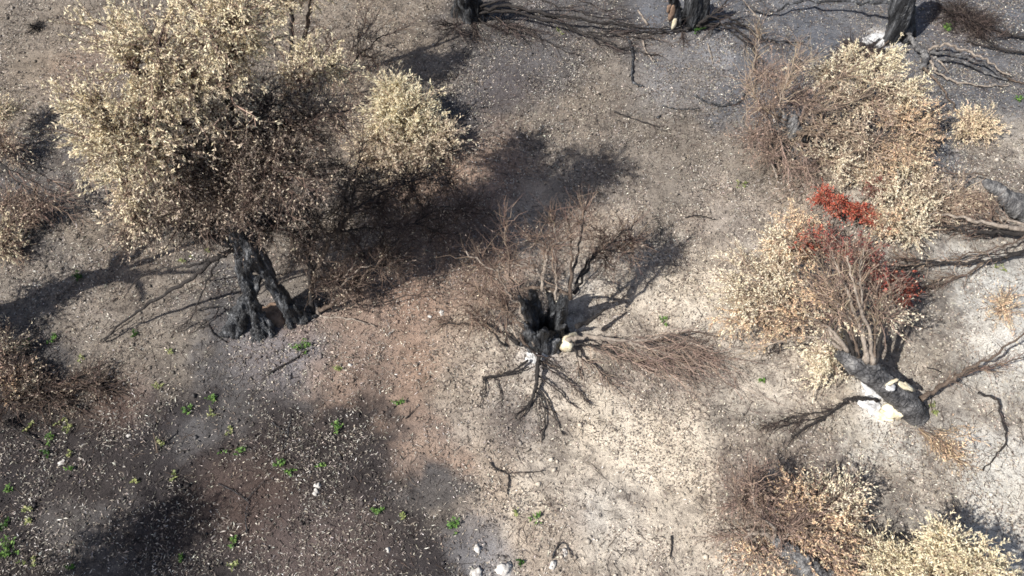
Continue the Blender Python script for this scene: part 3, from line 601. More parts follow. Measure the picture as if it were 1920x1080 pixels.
for px, py, z, r in [(1550, 700, .35, .28), (1562, 668, .6, .22), (1540, 660, .5, .24)]:
    t.cluster(px, py, z, (r, r, r*.7), G(1575, 665, .95), 11, 8, 13, CREAM, col=TW_PALE, mr=.01)
t.done()
t, Q = fallen('fallen_branch', 'long dark branch on pale ground, reaching left from the leaning trunk', (1640, 748), [
    ([(1645, 752, .12), (1605, 746, .2), (1572, 760, .18), (1545, 782, .12), (1500, 808, .06), (1485, 820, .04)], .035, .012),
    ([(1560, 768, .14), (1520, 775, .1), (1475, 785, .06), (1430, 800, .04)], .018, .006), ([(1545, 780, .1), (1500, 790, .07), (1440, 802, .04)], .014, .005)], [30, 40, 50], TW_DARK, tl=.35)
t.done()
t, Q = fallen('fallen_branch', 'straight branch running up and right from the lower end of the leaning trunk', (1728, 750), [
    ([(1726, 748, .28), (1760, 728, .4), (1800, 700, .55), (1860, 668, .7), (1925, 625, .8)], .05, .016, 'brown_wood'),
    ([(1800, 700, .55), (1850, 690, .6), (1925, 668, .65)], .02, .008, 'brown_wood'), ([(1760, 728, .4), (1830, 692, .5), (1880, 680, .5)], .014, .006, 'brown_wood')], [40, 30, 20], TW_BROWN, tl=.4)
t.done()

# ------------------------------------------------------------------ upper right: grey stump under a dry crown
t = Tree('olive_tree', 'low olive tree with grey stump and straw and orange crown, at upper right', 'tree', (1500, 275))
t.trunk([([(1506, 300, -.05), (1502, 270, .35), (1490, 238, .8), (1478, 225, 1.0)], [.22, .19, .19, .15]), ([(1478, 228, .95), (1465, 215, 1.1)], [.1, .08]), ([(1520, 305, -.05), (1515, 280, .2), (1503, 262, .4)], [.08, .1, .1])], 'char_grey', .03, .05, 8)
B = t.branch; sh = []
for pts, r0, r1, mt in [
    ([(1470, 218, 1.1), (1462, 190, 1.4), (1480, 140, 1.9), (1500, 85, 2.4)], .026, .007, 'pale_wood'),
    ([(1465, 215, 1.1), (1470, 170, 1.6), (1490, 130, 1.9), (1520, 110, 2.0)], .02, .006, 'pale_wood'),
    ([(1475, 225, 1.05), (1450, 215, 1.2), (1420, 190, 1.4), (1400, 150, 1.7)], .022, .006, 'brown_wood'),
    ([(1420, 70, 1.6), (1424, 40, 2.0), (1400, 8, 2.2), (1385, -10, 2.3)], .014, .008, 'pale_wood'),
    ([(1400, 225, .4), (1402, 160, 1.0), (1420, 90, 1.5), (1422, 55, 1.8)], .016, .008, 'pale_wood'),
    ([(1485, 240, .9), (1530, 210, 1.2), (1600, 190, 1.4), (1660, 150, 1.5)], .05, .014, 'brown_wood'),
    ([(1490, 245, .85), (1560, 260, .9), (1640, 260, .9), (1720, 270, .7)], .05, .014, 'brown_wood'),
    ([(1488, 240, .9), (1540, 170, 1.4), (1590, 140, 1.6)], .035, .012, 'brown_wood'),
    ([(1495, 262, .6), (1540, 290, .6), (1600, 320, .5)], .03, .01, 'brown_wood'),
    ([(1440, 295, .1), (1450, 310, .2), (1458, 330, .1)], .03, .015, 'pale_wood')]:
    sh.append(B(pts, r0, r1, mt))
for q in sh[:3]+sh[4:9]: t.side_twigs(q, 60, .5, up=.2, col=TW_PALE, t0=.2)
for px, py, z, r, pl, nl in [(1540, 130, 1.5, .5, CREAM, 10), (1590, 125, 1.5, .5, STRAW, 13), (1640, 135, 1.4, .45, STRAW, 14), (1660, 120, 1.3, .28, STRAW, 14), (1620, 170, 1.3, .55, CREAM, 12), (1680, 170, 1.2, .45, CREAM, 12), (1710, 180, 1.1, .3, STRAW, 12), (1560, 185, 1.2, .55, MIX, 7), (1640, 210, 1.1, .55, RUST, 6), (1700, 220, 1.0, .5, ORANGE, 12), (1740, 245, .7, .45, ORANGE, 12),
                             (1580, 240, 1.0, .5, MIX, 7), (1560, 295, .7, .45, CREAM, 9), (1620, 280, .8, .5, DULL, 5), (1690, 275, .7, .5, ORANGE, 9), (1740, 290, .5, .4, ORANGE, 11), (1600, 325, .4, .4, CREAM, 9), (1530, 240, .9, .5, DULL, 4), (1715, 308, .5, .3, STRAW, 12), (1650, 315, .5, .4, ORANGE, 9)]:
    at = sh[7] if py < 150 else (sh[5] if py < 215 else (sh[6] if py < 285 else sh[8]))
    t.cluster(px, py, z, (r, r, r*.65), at[int(len(at)*.7)], 14, 13, nl*.5, pl, col=TW_PALE, mr=.014)
for px, py, z, r in [(1460, 160, 1.2, .55), (1430, 210, .9, .6), (1450, 260, .6, .6), (1410, 260, .5, .5), (1500, 180, 1.2, .5), (1470, 310, .4, .6), (1430, 130, 1.2, .45), (1520, 330, .4, .5)]:
    t.cluster(px, py, z, (r, r, r*.6), sh[2][6], 12, 12, 2, RUST, col=TW_RED, mr=.01, tl=.42, tr=.004, mess=.8, r0=.008)
t.done()

# ------------------------------------------------------------------ red-leaved and other shrubs on the right
shrub('red_shrub', 'vivid orange-red leafy patch just below the upper right crown', 'shrub', (1595, 405),
      [(1540, 368, .5, .15), (1570, 384, .5, .17), (1600, 392, .45, .16), (1632, 402, .4, .13), (1640, 350, .5, .10, DARKRED, 6), (1674, 358, .4, .10, DARKRED, 6)], RED, TW_RED, 9, 8, 24, .22, (.04, .07))
shrub('red_shrub', 'dark crimson leafy band across the tops of the pale shoots, at right', 'shrub', (1625, 540),
      [(1515, 445, 1.7, .14, RED), (1545, 452, 1.9, .17), (1580, 462, 2.3, .2), (1612, 480, 2.5, .2), (1640, 505, 2.2, .2), (1665, 525, 1.6, .2, RED), (1690, 545, .9, .18, RED, 12), (1700, 562, .3, .1, RED, 12), (1705, 535, .3, .14, RED, 9)], DARKRED, TW_RED, 8, 8, 11, .24, (.04, .07))
shrub('dry_shrub', 'small yellow dry tuft alone on grey ash right of the orange crown', 'shrub', (1830, 258), [(1815, 240, .25, .28), (1845, 238, .25, .3), (1832, 225, .3, .22)], STRAW[1:]+ORANGE[:1], TW_PALE, 12, 8, 12)
shrub('dry_shrub', 'cream dry shrub between the vivid red patch and the grey fallen branches at right', 'shrub', (1700, 420),
      [(1680, 370, .5, .42), (1720, 385, .4, .4), (1680, 420, .4, .4), (1650, 425, .4, .3, ORANGE, 10), (1715, 430, .3, .32), (1740, 350, .4, .42, MIX, 7), (1790, 360, .4, .45, DULL, 5), (1830, 370, .4, .36, MIX, 6), (1770, 400, .3, .4, DULL, 4)], CREAM, TW_PALE, 13, 9, 12)
t = Tree('dry_brush', 'orange-brown wisp of dry brush fanning right below the leaning trunk', 'brush', (1722, 805))
n = 22; a0 = rng.normal(-.6, .24, n); D = np.stack((np.cos(a0), np.sin(a0), rng.uniform(.02, .2, n)), 1); p0 = G(1722, 806, .03)+rng.normal(size=(n, 3))*.04
T = t.twigs(p0, D, rng.uniform(.3, 1.2, n), .005, .002, 6, .08, .25, [((140, 122, 104), 2), ((96, 83, 75), 2), ((160, 140, 116), 1)])
i = rng.integers(0, n, 200); T = t.twigs(T[i, rng.integers(2, 6, 200)], D[i]+rng.normal(size=(200, 3))*.6, rng.uniform(.1, .35, 200), .0035, .002, col=[((160, 138, 114), 2), ((124, 106, 92), 1)])
t.foliage(T, 2, ORANGE); t.done()
shrub('dry_shrub', 'tiny rust-orange tuft near the right edge on pale ground', 'shrub', (1880, 585), [(1880, 574, .15, .26)], ORANGE, TW_PALE, 12, 8, 7, rz=.4)

# ------------------------------------------------------------------ charred trees along the top edge and the right edge
t = Tree('burnt_tree', 'black burnt stump at the top edge with a long sheaf of fallen limbs', 'tree', (872, 18))
t.trunk([([(885, 30, -.05), (880, 5, .4), (872, -20, .9)], [.34, .3, .26]), ([(860, 28, -.05), (862, 8, .3), (868, -15, .8)], [.16, .14, .12]), ([(915, 26, -.03), (900, 15, .2), (885, 0, .5)], [.08, .12, .14])], 'char', .03, .08, 21)
sh = []
for pts, r0, r1 in [
    ([(895, 15, .4), (960, 12, .5), (1050, 30, .45), (1140, 45, .3), (1220, 55, .15), (1280, 50, .08)], .07, .02),
    ([(890, 20, .3), (950, 20, .4), (1030, 38, .35), (1110, 68, .2), (1180, 95, .1), (1240, 105, .05)], .06, .014),
    ([(895, 22, .25), (970, 18, .35), (1060, 45, .25), (1130, 85, .12), (1170, 97, .06)], .045, .012),
    ([(900, 10, .5), (980, -5, .7), (1060, 15, .6), (1120, 30, .4), (1200, 50, .2)], .05, .012),
    ([(900, 25, .2), (955, 40, .15), (1000, 60, .1), (1040, 85, .06), (1085, 105, .04)], .022, .007),
    ([(890, 28, .2), (920, 45, .1), (945, 38, .1), (1000, 55, .05)], .03, .01),
    ([(920, 5, .5), (1000, -15, .8), (1080, -2, .7), (1150, 25, .4)], .04, .01),
    ([(1100, 60, .2), (1160, 66, .12), (1230, 74, .06)], .03, .008),
    ([(880, 28, .1), (886, 45, .06), (892, 62, .04)], .025, .01)]:
    sh.append(t.branch(pts, r0*.68, r1*.75, 'dark_wood'))
for q in sh: t.side_twigs(q, 30, .7, up=0., col=TW_DARK, out=.45)
t.cluster(960, 60, .2, (.8, .5, .2), G(930, 30, .2), 12, 10, 0, None, col=TW_DARK, mr=.01)
t.cluster(850, 60, .3, (.6, .5, .25), G(870, 20, .2), 12, 10, 0, None, col=TW_DARK, mr=.01)
t.done()

t = Tree('burnt_tree', 'black trunk with peeling brown bark at the top edge, centre right', 'tree', (1290, 45))
TP = t.trunk([([(1268, 48, -.05), (1266, 20, .35), (1262, -15, .9), (1262, -50, 1.4)], [.15, .14, .14, .12]), ([(1300, 52, -.05), (1298, 20, .4), (1300, -20, 1.0)], [.2, .2, .18]), ([(1318, 52, -.05), (1320, 20, .4), (1330, -20, 1.0)], [.1, .1, .1])], 'char', .03, .07, 31)
for k, (px, py, z, sx, sz, mt) in enumerate([(1260, 12, .55, .06, .20, 'soil'), (1264, 32, .25, .05, .14, 'cut_wood'), (1254, 2, .7, .04, .12, 'soil')]):
    o = blob('bark_flake', np.array((0, 0, 0.)), (sx, .03, sz), mt, None, 1.0, 40+k, 10, 7, .5); o.parent = TP; o.location = G(px, py+6, z)-t.b+np.array((-.02, -.16, 0))
sh = []
for pts, r0, r1 in [
    ([(1310, 48, .2), (1350, 32, .3), (1390, 45, .25), (1420, 70, .15), (1450, 78, .08)], .05, .014), ([(1305, 50, .15), (1360, 48, .2), (1395, 65, .15), (1412, 95, .08), (1420, 125, .05)], .05, .014),
    ([(1310, 45, .3), (1345, 20, .5), (1370, -5, .8)], .05, .02), ([(1312, 52, .15), (1370, 45, .2), (1410, 85, .1), (1416, 150, .05), (1390, 188, .04)], .04, .012),
    ([(1295, 55, .1), (1250, 62, .08), (1200, 62, .06), (1130, 58, .05)], .04, .014), ([(1320, 45, .2), (1400, 50, .15), (1440, 75, .1), (1500, 78, .05)], .03, .01),
    ([(1276, 50, .1), (1278, 60, .05), (1280, 75, .03)], .025, .01), ([(1325, 30, .4), (1350, 40, .3), (1330, 60, .1)], .025, .012),
    ([(1370, 60, .15), (1400, 80, .1), (1430, 120, .06), (1428, 160, .04)], .025, .008)]:
    sh.append(t.branch(pts, r0*.68, r1*.75, 'dark_wood'))
for q in sh: t.side_twigs(q, 24, .4, up=0.05, col=TW_DARK, out=.6)
t.done()

t = Tree('burnt_tree', 'smooth charcoal-grey trunk standing in white ash at the top right', 'tree', (1690, 72))
t.trunk([([(1668, 80, -.05), (1680, 55, .3), (1690, 20, .75), (1700, -25, 1.3), (1712, -70, 1.8)], [.12, .20, .26, .26, .22]), ([(1698, 76, -.05), (1698, 50, .25), (1700, 15, .7)], [.18, .2, .2]), ([(1715, 70, -.03), (1708, 50, .2), (1704, 30, .4)], [.06, .1, .12]), ([(1660, 84, -.05), (1672, 70, .1)], [.08, .1])], 'char', .03, .05, 41)
heap('ash_pile', 'white ash heap left of the smooth trunk at the top right', 'ash', 1655, 74, .32, .20, .04, 'ash', 15)
sh = []
for pts, r0, r1, mt in [
    ([(1695, 52, .35), (1710, 72, .25), (1722, 90, .18), (1735, 100, .12), (1732, 128, .06)], .04, .08, 'char_grey'), ([(1700, 50, .3), (1680, 62, .2), (1662, 80, .08), (1650, 95, .04)], .03, .015, 'brown_wood'),
    ([(1742, 92, .15), (1770, 84, .3), (1810, 95, .3), (1850, 112, .2), (1890, 140, .08)], .035, .018, 'pale_wood'), ([(1745, 96, .12), (1790, 102, .2), (1840, 118, .15), (1890, 148, .06)], .04, .02, 'char_grey'),
    ([(1765, 112, .1), (1800, 112, .2), (1840, 132, .12), (1890, 150, .05)], .035, .016, 'char_grey'), ([(1745, 112, .12), (1762, 135, .12), (1790, 150, .08), (1840, 160, .05), (1890, 160, .04)], .03, .012, 'pale_wood'),
    ([(1733, 126, .1), (1755, 148, .1), (1772, 168, .05), (1795, 205, .03), (1800, 220, .03)], .035, .012, 'brown_wood'), ([(1890, 145, .06), (1905, 152, .06), (1930, 158, .05)], .03, .015, 'brown_wood'),
    ([(1635, 95, .05), (1660, 92, .08), (1680, 97, .06), (1705, 94, .05)], .025, .012, 'dark_wood'), ([(1684, 98, .06), (1682, 108, .04), (1700, 122, .03)], .012, .006, 'dark_wood'),
    ([(1650, 72, .06), (1632, 84, .06), (1608, 90, .04)], .03, .012, 'char'), ([(1680, 3, .9), (1600, 2, .5), (1500, 2, .3), (1440, 22, .12), (1400, 12, .05)], .045, .016, 'char'), ([(1760, 112, .1), (1770, 122, .1), (1780, 135, .05)], .02, .01, 'pale_wood')]:
    sh.append(t.branch(pts, r0, r1, mt))
for q in sh[2:7]+sh[10:12]: t.side_twigs(q, 16, .34, up=0., col=TW_DARK)
t.done()
shrub('burnt_shrub', 'flattened dark brown brush beside the white ash at the top right trunk', 'shrub', (1615, 100), [(1600, 100, .12, .45), (1630, 112, .12, .35), (1590, 120, .12, .3)], RUST, TW_DARK, 16, 14, 0, .4, rz=.3)
shrub('burnt_shrub', 'flattened dark twig heap right of the top right trunk', 'shrub', (1810, 30), [(1790, 25, .12, .5), (1820, 35, .12, .5), (1845, 50, .1, .3)], RUST, TW_DARK, 16, 14, 0, .42, rz=.25)
t, Q = fallen('fallen_branch', 'forked dark branch lying in the top right corner', (1880, 75), [
    ([(1930, 100, .1), (1880, 92, .12), (1855, 78, .1), (1835, 50, .06)], .035, .012), ([(1930, 72, .1), (1890, 65, .1), (1855, 52, .05)], .03, .012), ([(1880, 92, .1), (1840, 85, .06), (1815, 75, .04)], .02, .008), ([(1860, 80, .1), (1870, 70, .15), (1925, 62, .1)], .018, .008)], [30, 30, 20, 20], TW_DARK)
t.done()

t = Tree('burnt_tree', 'split grey-black trunk leaning in from the right edge over grey branches', 'tree', (1925, 400))
t.trunk([([(1935, 405, .0), (1915, 390, .3), (1888, 372, .5), (1862, 352, .65), (1845, 340, .75)], [.26, .24, .16, .11, .07]), ([(1950, 385, .1), (1915, 376, .45), (1880, 362, .6), (1862, 350, .65)], [.16, .12, .07, .05]), ([(1960, 420, -.05), (1935, 408, .1)], [.25, .26])], 'char_grey', .028, .05, 51)
sh = []
for pts, r0, r1, mt in [
    ([(1930, 432, .4), (1880, 422, .5), (1820, 412, .5), (1770, 402, .45), (1715, 402, .35)], .05, .016, 'pale_wood'), ([(1930, 438, .3), (1870, 436, .35), (1810, 430, .35), (1760, 418, .3), (1720, 412, .25)], .05, .014, 'dark_wood'),
    ([(1900, 430, .4), (1870, 410, .5), (1850, 380, .55), (1840, 360, .5)], .02, .008, 'brown_wood'), ([(1880, 428, .4), (1860, 412, .5), (1862, 395, .55), (1845, 378, .55)], .016, .008, 'dark_wood'),
    ([(1930, 470, .3), (1870, 485, .3), (1800, 492, .25), (1740, 495, .2), (1690, 502, .12)], .045, .014, 'dark_wood'), ([(1845, 488, .25), (1820, 508, .2), (1780, 525, .12), (1745, 540, .06)], .022, .008, 'brown_wood'),
    ([(1930, 440, .4), (1890, 458, .35), (1840, 472, .3), (1780, 482, .2)], .022, .008, 'brown_wood'), ([(1760, 492, .2), (1720, 486, .15), (1685, 484, .1)], .02, .01, 'dark_wood'), ([(1830, 412, .5), (1790, 425, .35), (1740, 422, .25), (1700, 440, .1), (1690, 455, .06)], .02, .008, 'dark_wood'),
    ([(1930, 428, .3), (1860, 424, .35), (1780, 414, .3), (1725, 396, .2)], .018, .006, 'pale_wood'), ([(1900, 436, .3), (1840, 440, .25), (1760, 432, .2), (1715, 418, .12)], .016, .006, 'dark_wood'), ([(1930, 478, .3), (1850, 478, .25), (1770, 488, .2), (1700, 494, .1)], .018, .006, 'dark_wood'), ([(1880, 420, .4), (1840, 395, .4), (1800, 385, .3), (1760, 390, .2)], .015, .006, 'pale_wood'), ([(1800, 518, .12), (1770, 520, .1), (1720, 548, .04)], .012, .005, 'dark_wood'),
    ([(1930, 425, .4), (1890, 412, .45), (1850, 402, .45), (1800, 405, .4)], .025, .01, 'pale_wood'), ([(1850, 330, .3), (1800, 325, .3), (1740, 330, .3), (1690, 335, .25)], .016, .007, 'brown_wood')]:
    sh.append(t.branch(pts, r0, r1, mt))
for q in sh: t.side_twigs(q, 34, .45, up=.05, col=TW_PALE if rng.random() < .4 else TW_BROWN, out=.7)
t.done()

# ------------------------------------------------------------------ lower right
t = Tree('olive_tree', 'bottom-edge olive with a fallen grey trunk and rust and cream crown', 'tree', (1500, 1060))
t.trunk([([(1560, 1110, .1), (1530, 1080, .3), (1490, 1045, .5), (1462, 1020, .6), (1450, 1008, .65)], [.26, .24, .19, .14, .08]), ([(1462, 1022, .6), (1458, 1005, .72)], [.1, .07])], 'char_grey', .028, .05, 61)
sh = []
for pts, r0, r1, mt in [
    ([(1455, 1012, .65), (1430, 1000, .8), (1405, 1002, .8), (1396, 1008, .75)], .035, .02, 'pale_wood'), ([(1453, 1010, .65), (1452, 990, .9), (1436, 975, 1.05), (1425, 972, 1.1)], .03, .012, 'pale_wood'), ([(1398, 1006, .75), (1395, 970, .9), (1380, 930, 1.1), (1378, 900, 1.2)], .02, .007, 'brown_wood'),
    ([(1456, 1015, .6), (1470, 990, .8), (1485, 985, .85)], .025, .01, 'dark_wood'), ([(1462, 1022, .6), (1480, 1000, .75), (1500, 985, .8)], .02, .008, 'pale_wood'), ([(1400, 1005, .75), (1370, 1005, .65), (1340, 1005, .5)], .015, .006, 'brown_wood'), ([(1415, 950, 1.1), (1412, 920, 1.3), (1405, 900, 1.4)], .014, .006, 'pale_wood')]:
    sh.append(t.branch(pts, r0, r1, mt))
for q in sh: t.side_twigs(q, 40, .4, up=.2, col=TW_RED)
for px, py, z, r, pl, nl in [(1440, 940, .8, .45, RUST, 4), (1470, 960, .7, .45, RUST, 6), (1410, 900, .8, .45, RUST, 1), (1500, 940, .7, .4, ORANGE, 9), (1530, 985, .6, .42, ORANGE, 12), (1520, 1020, .5, .4, ORANGE, 11), (1570, 955, .5, .36, CREAM, 13), (1590, 930, .5, .3, CREAM, 12), (1580, 1000, .4, .35, ORANGE, 12), (1560, 1050, .3, .4, ORANGE, 11), (1430, 1050, .4, .4, ORANGE, 8), (1540, 915, .5, .3, CREAM, 10), (1600, 1040, .3, .3, DULL, 6), (1375, 930, .6, .4, RUST, 1)]:
    t.cluster(px, py, z, (r, r, r*.6), sh[3][-2] if px > 1450 else sh[1][-2], 13, 14, nl*.52, pl, col=TW_RED, mr=.012)
t.done()
shrub('dry_shrub', 'brightest cream leafy crown at the bottom right, shadow falling beyond it', 'shrub', (1760, 1110),
      [(1780, 1035, 1.2, .34), (1820, 1050, 1.15, .34), (1850, 1075, 1.05, .32), (1760, 1075, 1.0, .4), (1720, 1080, .8, .36), (1680, 1050, .6, .34), (1650, 1040, .5, .26), (1800, 1090, 1.1, .4), (1665, 1085, .5, .36), (1870, 1100, 1.0, .34), (1770, 1015, 1.2, .16)], [((244, 234, 196), 3), ((228, 212, 166), 2), ((196, 172, 130), .7)], TW_PALE, 15, 10, 18, .3, mr=.03)

# ------------------------------------------------------------------ left edge, and two trees outside the frame whose shade falls into it
t = Tree('olive_tree', 'scorched olive beyond the left edge, its trunk shade crossing the litter', 'tree', (-60, 625))
b0 = G(-60, 625)
t.trunk([([b0+np.array((0, 0, -.1)), b0+np.array((.05, .02, .8)), b0+np.array((-.02, .1, 1.8)), b0+np.array((.1, .1, 2.8))], [.40, .27, .23, .17])], 'char', .04, .08, 71, world=True)
for k in range(7):
    a = 6.28*k/7+.4; d = np.array((math.cos(a), math.sin(a), 0)); e = b0+d*.9+np.array((.1, .1, 3.7+.4*math.sin(k*2.1)))
    q = t.branch([b0+np.array((.1, .1, 2.6)), b0+d*.45+np.array((.1, .1, 3.2)), e], .09, .03, 'dark_wood', world=True)
    t.side_twigs(q, 40, .5, col=TW_BROWN)
for k in range(6):
    cc = b0+np.array((rng.uniform(-.5, .1), rng.uniform(-.5, .3), rng.uniform(.9, 1.9))); nb = 14; st = np.repeat((b0+np.array((0, 0, 1.2)))[None], nb, 0)
    tg = cc+unit(rng.normal(size=(nb, 3)))*.4; T0 = t.twigs(st, tg-st, np.linalg.norm(tg-st, axis=1), .012, .004, 6, 0, .2, TW_BROWN)
    i = np.repeat(np.arange(nb), 9); T = t.twigs(T0[i, rng.integers(2, 6, len(i))], rng.normal(size=(len(i), 3)), rng.uniform(.15, .4, len(i)), col=TW_BROWN); t.foliage(T, 8, DULL)
t.done()
shrub('dry_shrub', 'pale brown leafy clump at the left edge below the dark shade', 'shrub', (10, 730), [(10, 645, .3, .30, MIX, 5), (25, 690, .3, .34, RUST, 5), (45, 705, .25, .32, MIX, 4), (0, 720, .25, .34, ORANGE, 5), (60, 735, .2, .36, DULL, 4), (100, 745, .15, .42, DULL, 2), (20, 760, .2, .4, DULL, 3), (150, 735, .12, .42, DULL, 1.5), (200, 720, .1, .35, DULL, 1)], MIX, TW_BROWN_SHADE, 13, 11, 8, rz=.4)
shrub('dry_shrub', 'yellowish dry crown at the left edge near the top', 'shrub', (-20, 270), [(5, 205, .6, .28), (0, 260, .5, .36, MIX, 7), (20, 285, .4, .32, MIX, 6)], PALE, TW_BROWN, 14, 9, 14)
shrub('dry_shrub', 'dull straw crown at the left edge halfway up', 'shrub', (-10, 480), [(15, 370, .4, .42, MIX, 3), (45, 400, .3, .4, DULL, 3), (5, 430, .35, .36, PALE, 6), (10, 465, .3, .32, PALE, 6), (80, 375, .5, .4, DULL, 3)], MIX, TW_BROWN, 14, 10, 11)
t, Q = fallen('bare_branch', 'fine bare branches reaching into the left edge beside the largest crown', (60, 400), [
    ([(-10, 300, 1.2), (30, 325, 1.0), (80, 350, .8), (150, 385, .5)], .022, .006), ([(0, 310, 1.1), (50, 355, .8), (110, 390, .5), (170, 420, .3)], .02, .006), ([(40, 300, 1.2), (90, 335, .9), (140, 360, .7)], .014, .005)], [40, 40, 30], TW_BROWN)
t.branch([(60, 400, .02), (62, 380, .3), (68, 345, .82)], .03, .018, 'dark_wood'); t.done()
t = Tree('olive_tree', 'olive beyond the lower left corner whose crown shade darkens the ground', 'tree', (-230, 1310))
b0 = G(-230, 1310)
q = t.branch([b0, b0+np.array((.1, 0, 1.5)), b0+np.array((0, .1, 3.0)), b0+np.array((.1, 0, 4.2))], .3, .1, 'dark_wood', world=True, name='trunk')
for k in range(16):
    a = rng.uniform(0, 6.28); rr = rng.uniform(.1, 1.0); h = rng.uniform(3.4, 4.6)
    c = b0+np.array((math.cos(a)*rr, math.sin(a)*rr*1.2, h))
    d = unit(rng.normal(size=(14, 3))); st = np.repeat(q[-6][None], 14, 0)*.35+c*.65; tg = c+d*.5
    T0 = t.twigs(st, tg-st, np.linalg.norm(tg-st, axis=1), .014, .004, 6, 0, .15, TW_BROWN)
    i = np.repeat(np.arange(14), 9); T = t.twigs(T0[i, rng.integers(2, 6, len(i))], unit(rng.normal(size=(len(i), 3))), rng.uniform(.2, .4, len(i)), col=TW_BROWN); t.foliage(T, 8, MIX)
t.done()

# ------------------------------------------------------------------ loose sticks
def stick(label, pts, r0, r1, mat='dark_wood', tw=0):
    t = Tree('fallen_branch', label, 'branch', (pts[0][0], pts[0][1], 0))
    pts = [(p[0], p[1], (p[2] if len(p) > 2 else .03)) for p in pts]
    q = t.branch(pts, r0, r1, mat, wob=.02, name='stem')
    if tw: t.side_twigs(q, tw, .25, up=.02, col=TW_DARK)
    t.done()
stick('thick black crooked stick hooked at its lower end, on top centre litter', [(1175, 70), (1184, 95), (1186, 125), (1184, 150), (1195, 160), (1206, 163)], .035, .02, 'char')
stick('thin dark stick lying straight on brown litter, above the centre', [(1152, 210), (1185, 222), (1235, 240)], .025, .012, 'dark_wood', 6)
stick('curved black branch lying on grey ash left of the orange crown', [(1300, 180), (1325, 193), (1355, 200), (1385, 192), (1398, 175)], .02, .022, 'char', 12)
stick('short dark stick on ash below the curved black branch', [(1240, 198), (1270, 206), (1310, 204)], .014, .009, 'char', 4)
stick('small black chip on the litter above the centre', [(1232, 222), (1240, 216)], .03, .015, 'char')
stick('long thin curved branch on the pale ground near the right edge', [(1835, 735, .1), (1868, 750, .2), (1880, 785, .2), (1888, 825, .1), (1870, 850, .05), (1845, 882, .03)], .022, .01, 'dark_wood', 16)
stick('short grey twig right of the leaning trunk', [(1738, 690), (1752, 693), (1765, 698)], .016, .01, 'dark_wood')
stick('dark stick reaching in from the left edge below the leafy clump', [(-10, 785, .15), (30, 805, .1), (80, 832, .03)], .022, .012, 'dark_wood', 10)
stick('crooked dark stick on charcoal ground under the largest tree', [(505, 700), (530, 685), (560, 668), (575, 655)], .018, .01, 'dark_wood', 6)
stick('dark angled stick left of the largest trunk legs', [(365, 582, .06), (405, 576, .1), (405, 590, .08), (372, 615, .04)], .016, .009, 'dark_wood', 5)
stick('bent dark stick just left of the trunk legs, lying lowest', [(374, 614), (392, 612), (402, 628), (425, 642)], .02, .009, 'dark_wood', 5)
stick('brown stub standing in the charcoal ground at lower left', [(296, 848, .0), (293, 832, .12), (288, 812, .3)], .02, .012, 'brown_wood')
stick('forked dark twig on brown ground at lower left', [(462, 1000), (461, 960), (462, 938), (408, 905)], .011, .006, 'char', 10)
stick('thin dark twig beside the forked twig at lower left', [(462, 938), (478, 918), (495, 900)], .008, .005, 'char', 5)
stick('wiry dark twig on charcoal ground below the centre left', [(510, 790), (525, 810), (530, 845), (545, 780)], .008, .005, 'char', 10)
stick('slender dark twig below the red soil patch', [(760, 785), (768, 778), (775, 770)], .012, .006, 'dark_wood', 3)
stick('dark twig with side spurs on beige ground, lower centre', [(918, 868), (935, 882), (955, 887), (1020, 884)], .014, .007, 'dark_wood', 12)
stick('short dark twig upright on beige ground, lower centre', [(953, 890), (954, 905), (951, 926)], .014, .009, 'dark_wood', 2)
stick('dark crooked twig near the bottom edge, centre right', [(1035, 1048), (1045, 1025), (1060, 1020), (1072, 1045)], .012, .007, 'char', 6)
stick('short upright dark twig near the bottom edge right of the crooked one', [(1258, 1005), (1259, 1025), (1256, 1045)], .014, .008, 'dark_wood', 2)
stick('thin pale stick on grey ash at the top, centre right', [(1196, 20), (1206, 35), (1214, 48)], .02, .03, 'pale_wood')
stick('pale forked stick on ash below the fallen sheaf', [(1205, 78), (1210, 95), (1225, 118)], .025, .012, 'pale_wood')
stick('white slender stick on the ash hollow at top right', [(1326, 82), (1332, 100), (1336, 120)], .016, .01, 'pale_wood')
stick('slim dark stick on litter left of the red patches', [(1285, 408), (1310, 405), (1342, 413)], .014, .008, 'dark_wood', 3)
stick('fine dark stick crossing litter under the largest crown', [(188, 640, .04), (215, 622, .08), (250, 600, .1)], .012, .006, 'dark_wood', 6)

# ------------------------------------------------------------------ stones
def stone(label, px, py, r, flat=.55, seed=1):
    p = G(px, py, 0); p[2] += r*.02
    tag(blob('stone', p, (r, r*rng.uniform(.65, .95), r), 'stone', None, flat, seed, 12, 9, .85), label, 'stone').rotation_euler = (0, 0, rng.uniform(0, 6))
stone('upper of two touching white stones on charcoal ground', 596, 911, .055, .6, 1)
stone('lower of two touching white stones on charcoal ground', 591, 923, .06, .6, 2)
stone('largest white stone, at the bottom edge left of centre', 897, 1077, .11, .5, 3)
stone('flat grey stone beside the largest white one at the bottom edge', 945, 1070, .12, .3, 4)
stone('pale rounded stone on the edge of the beige ground at the bottom', 1037, 1058, .075, .5, 5)
stone('white stone alone on dark ground right of the largest trunk', 656, 684, .05, .6, 6)
stone('pale pebble on charcoal ground near the bottom, left of centre', 728, 1031, .045, .6, 7)
stone('round stone on reddish soil left of the centre stump', 806, 594, .04, .6, 8)
stone('yellowish stone lying right beside the round one on reddish soil', 828, 586, .06, .5, 9)
stone('grey rough stone at the bottom edge above the largest white one', 897, 1030, .07, .4, 10)
stone('white pebble on charcoal ground under the left tree shade', 240, 817, .04, .5, 11)
stone('slim white pebble at far lower left', 114, 867, .055, .35, 12)
stone('pale stone half sunk in ground at the bottom, by the beige edge', 1060, 1035, .06, .3, 13)

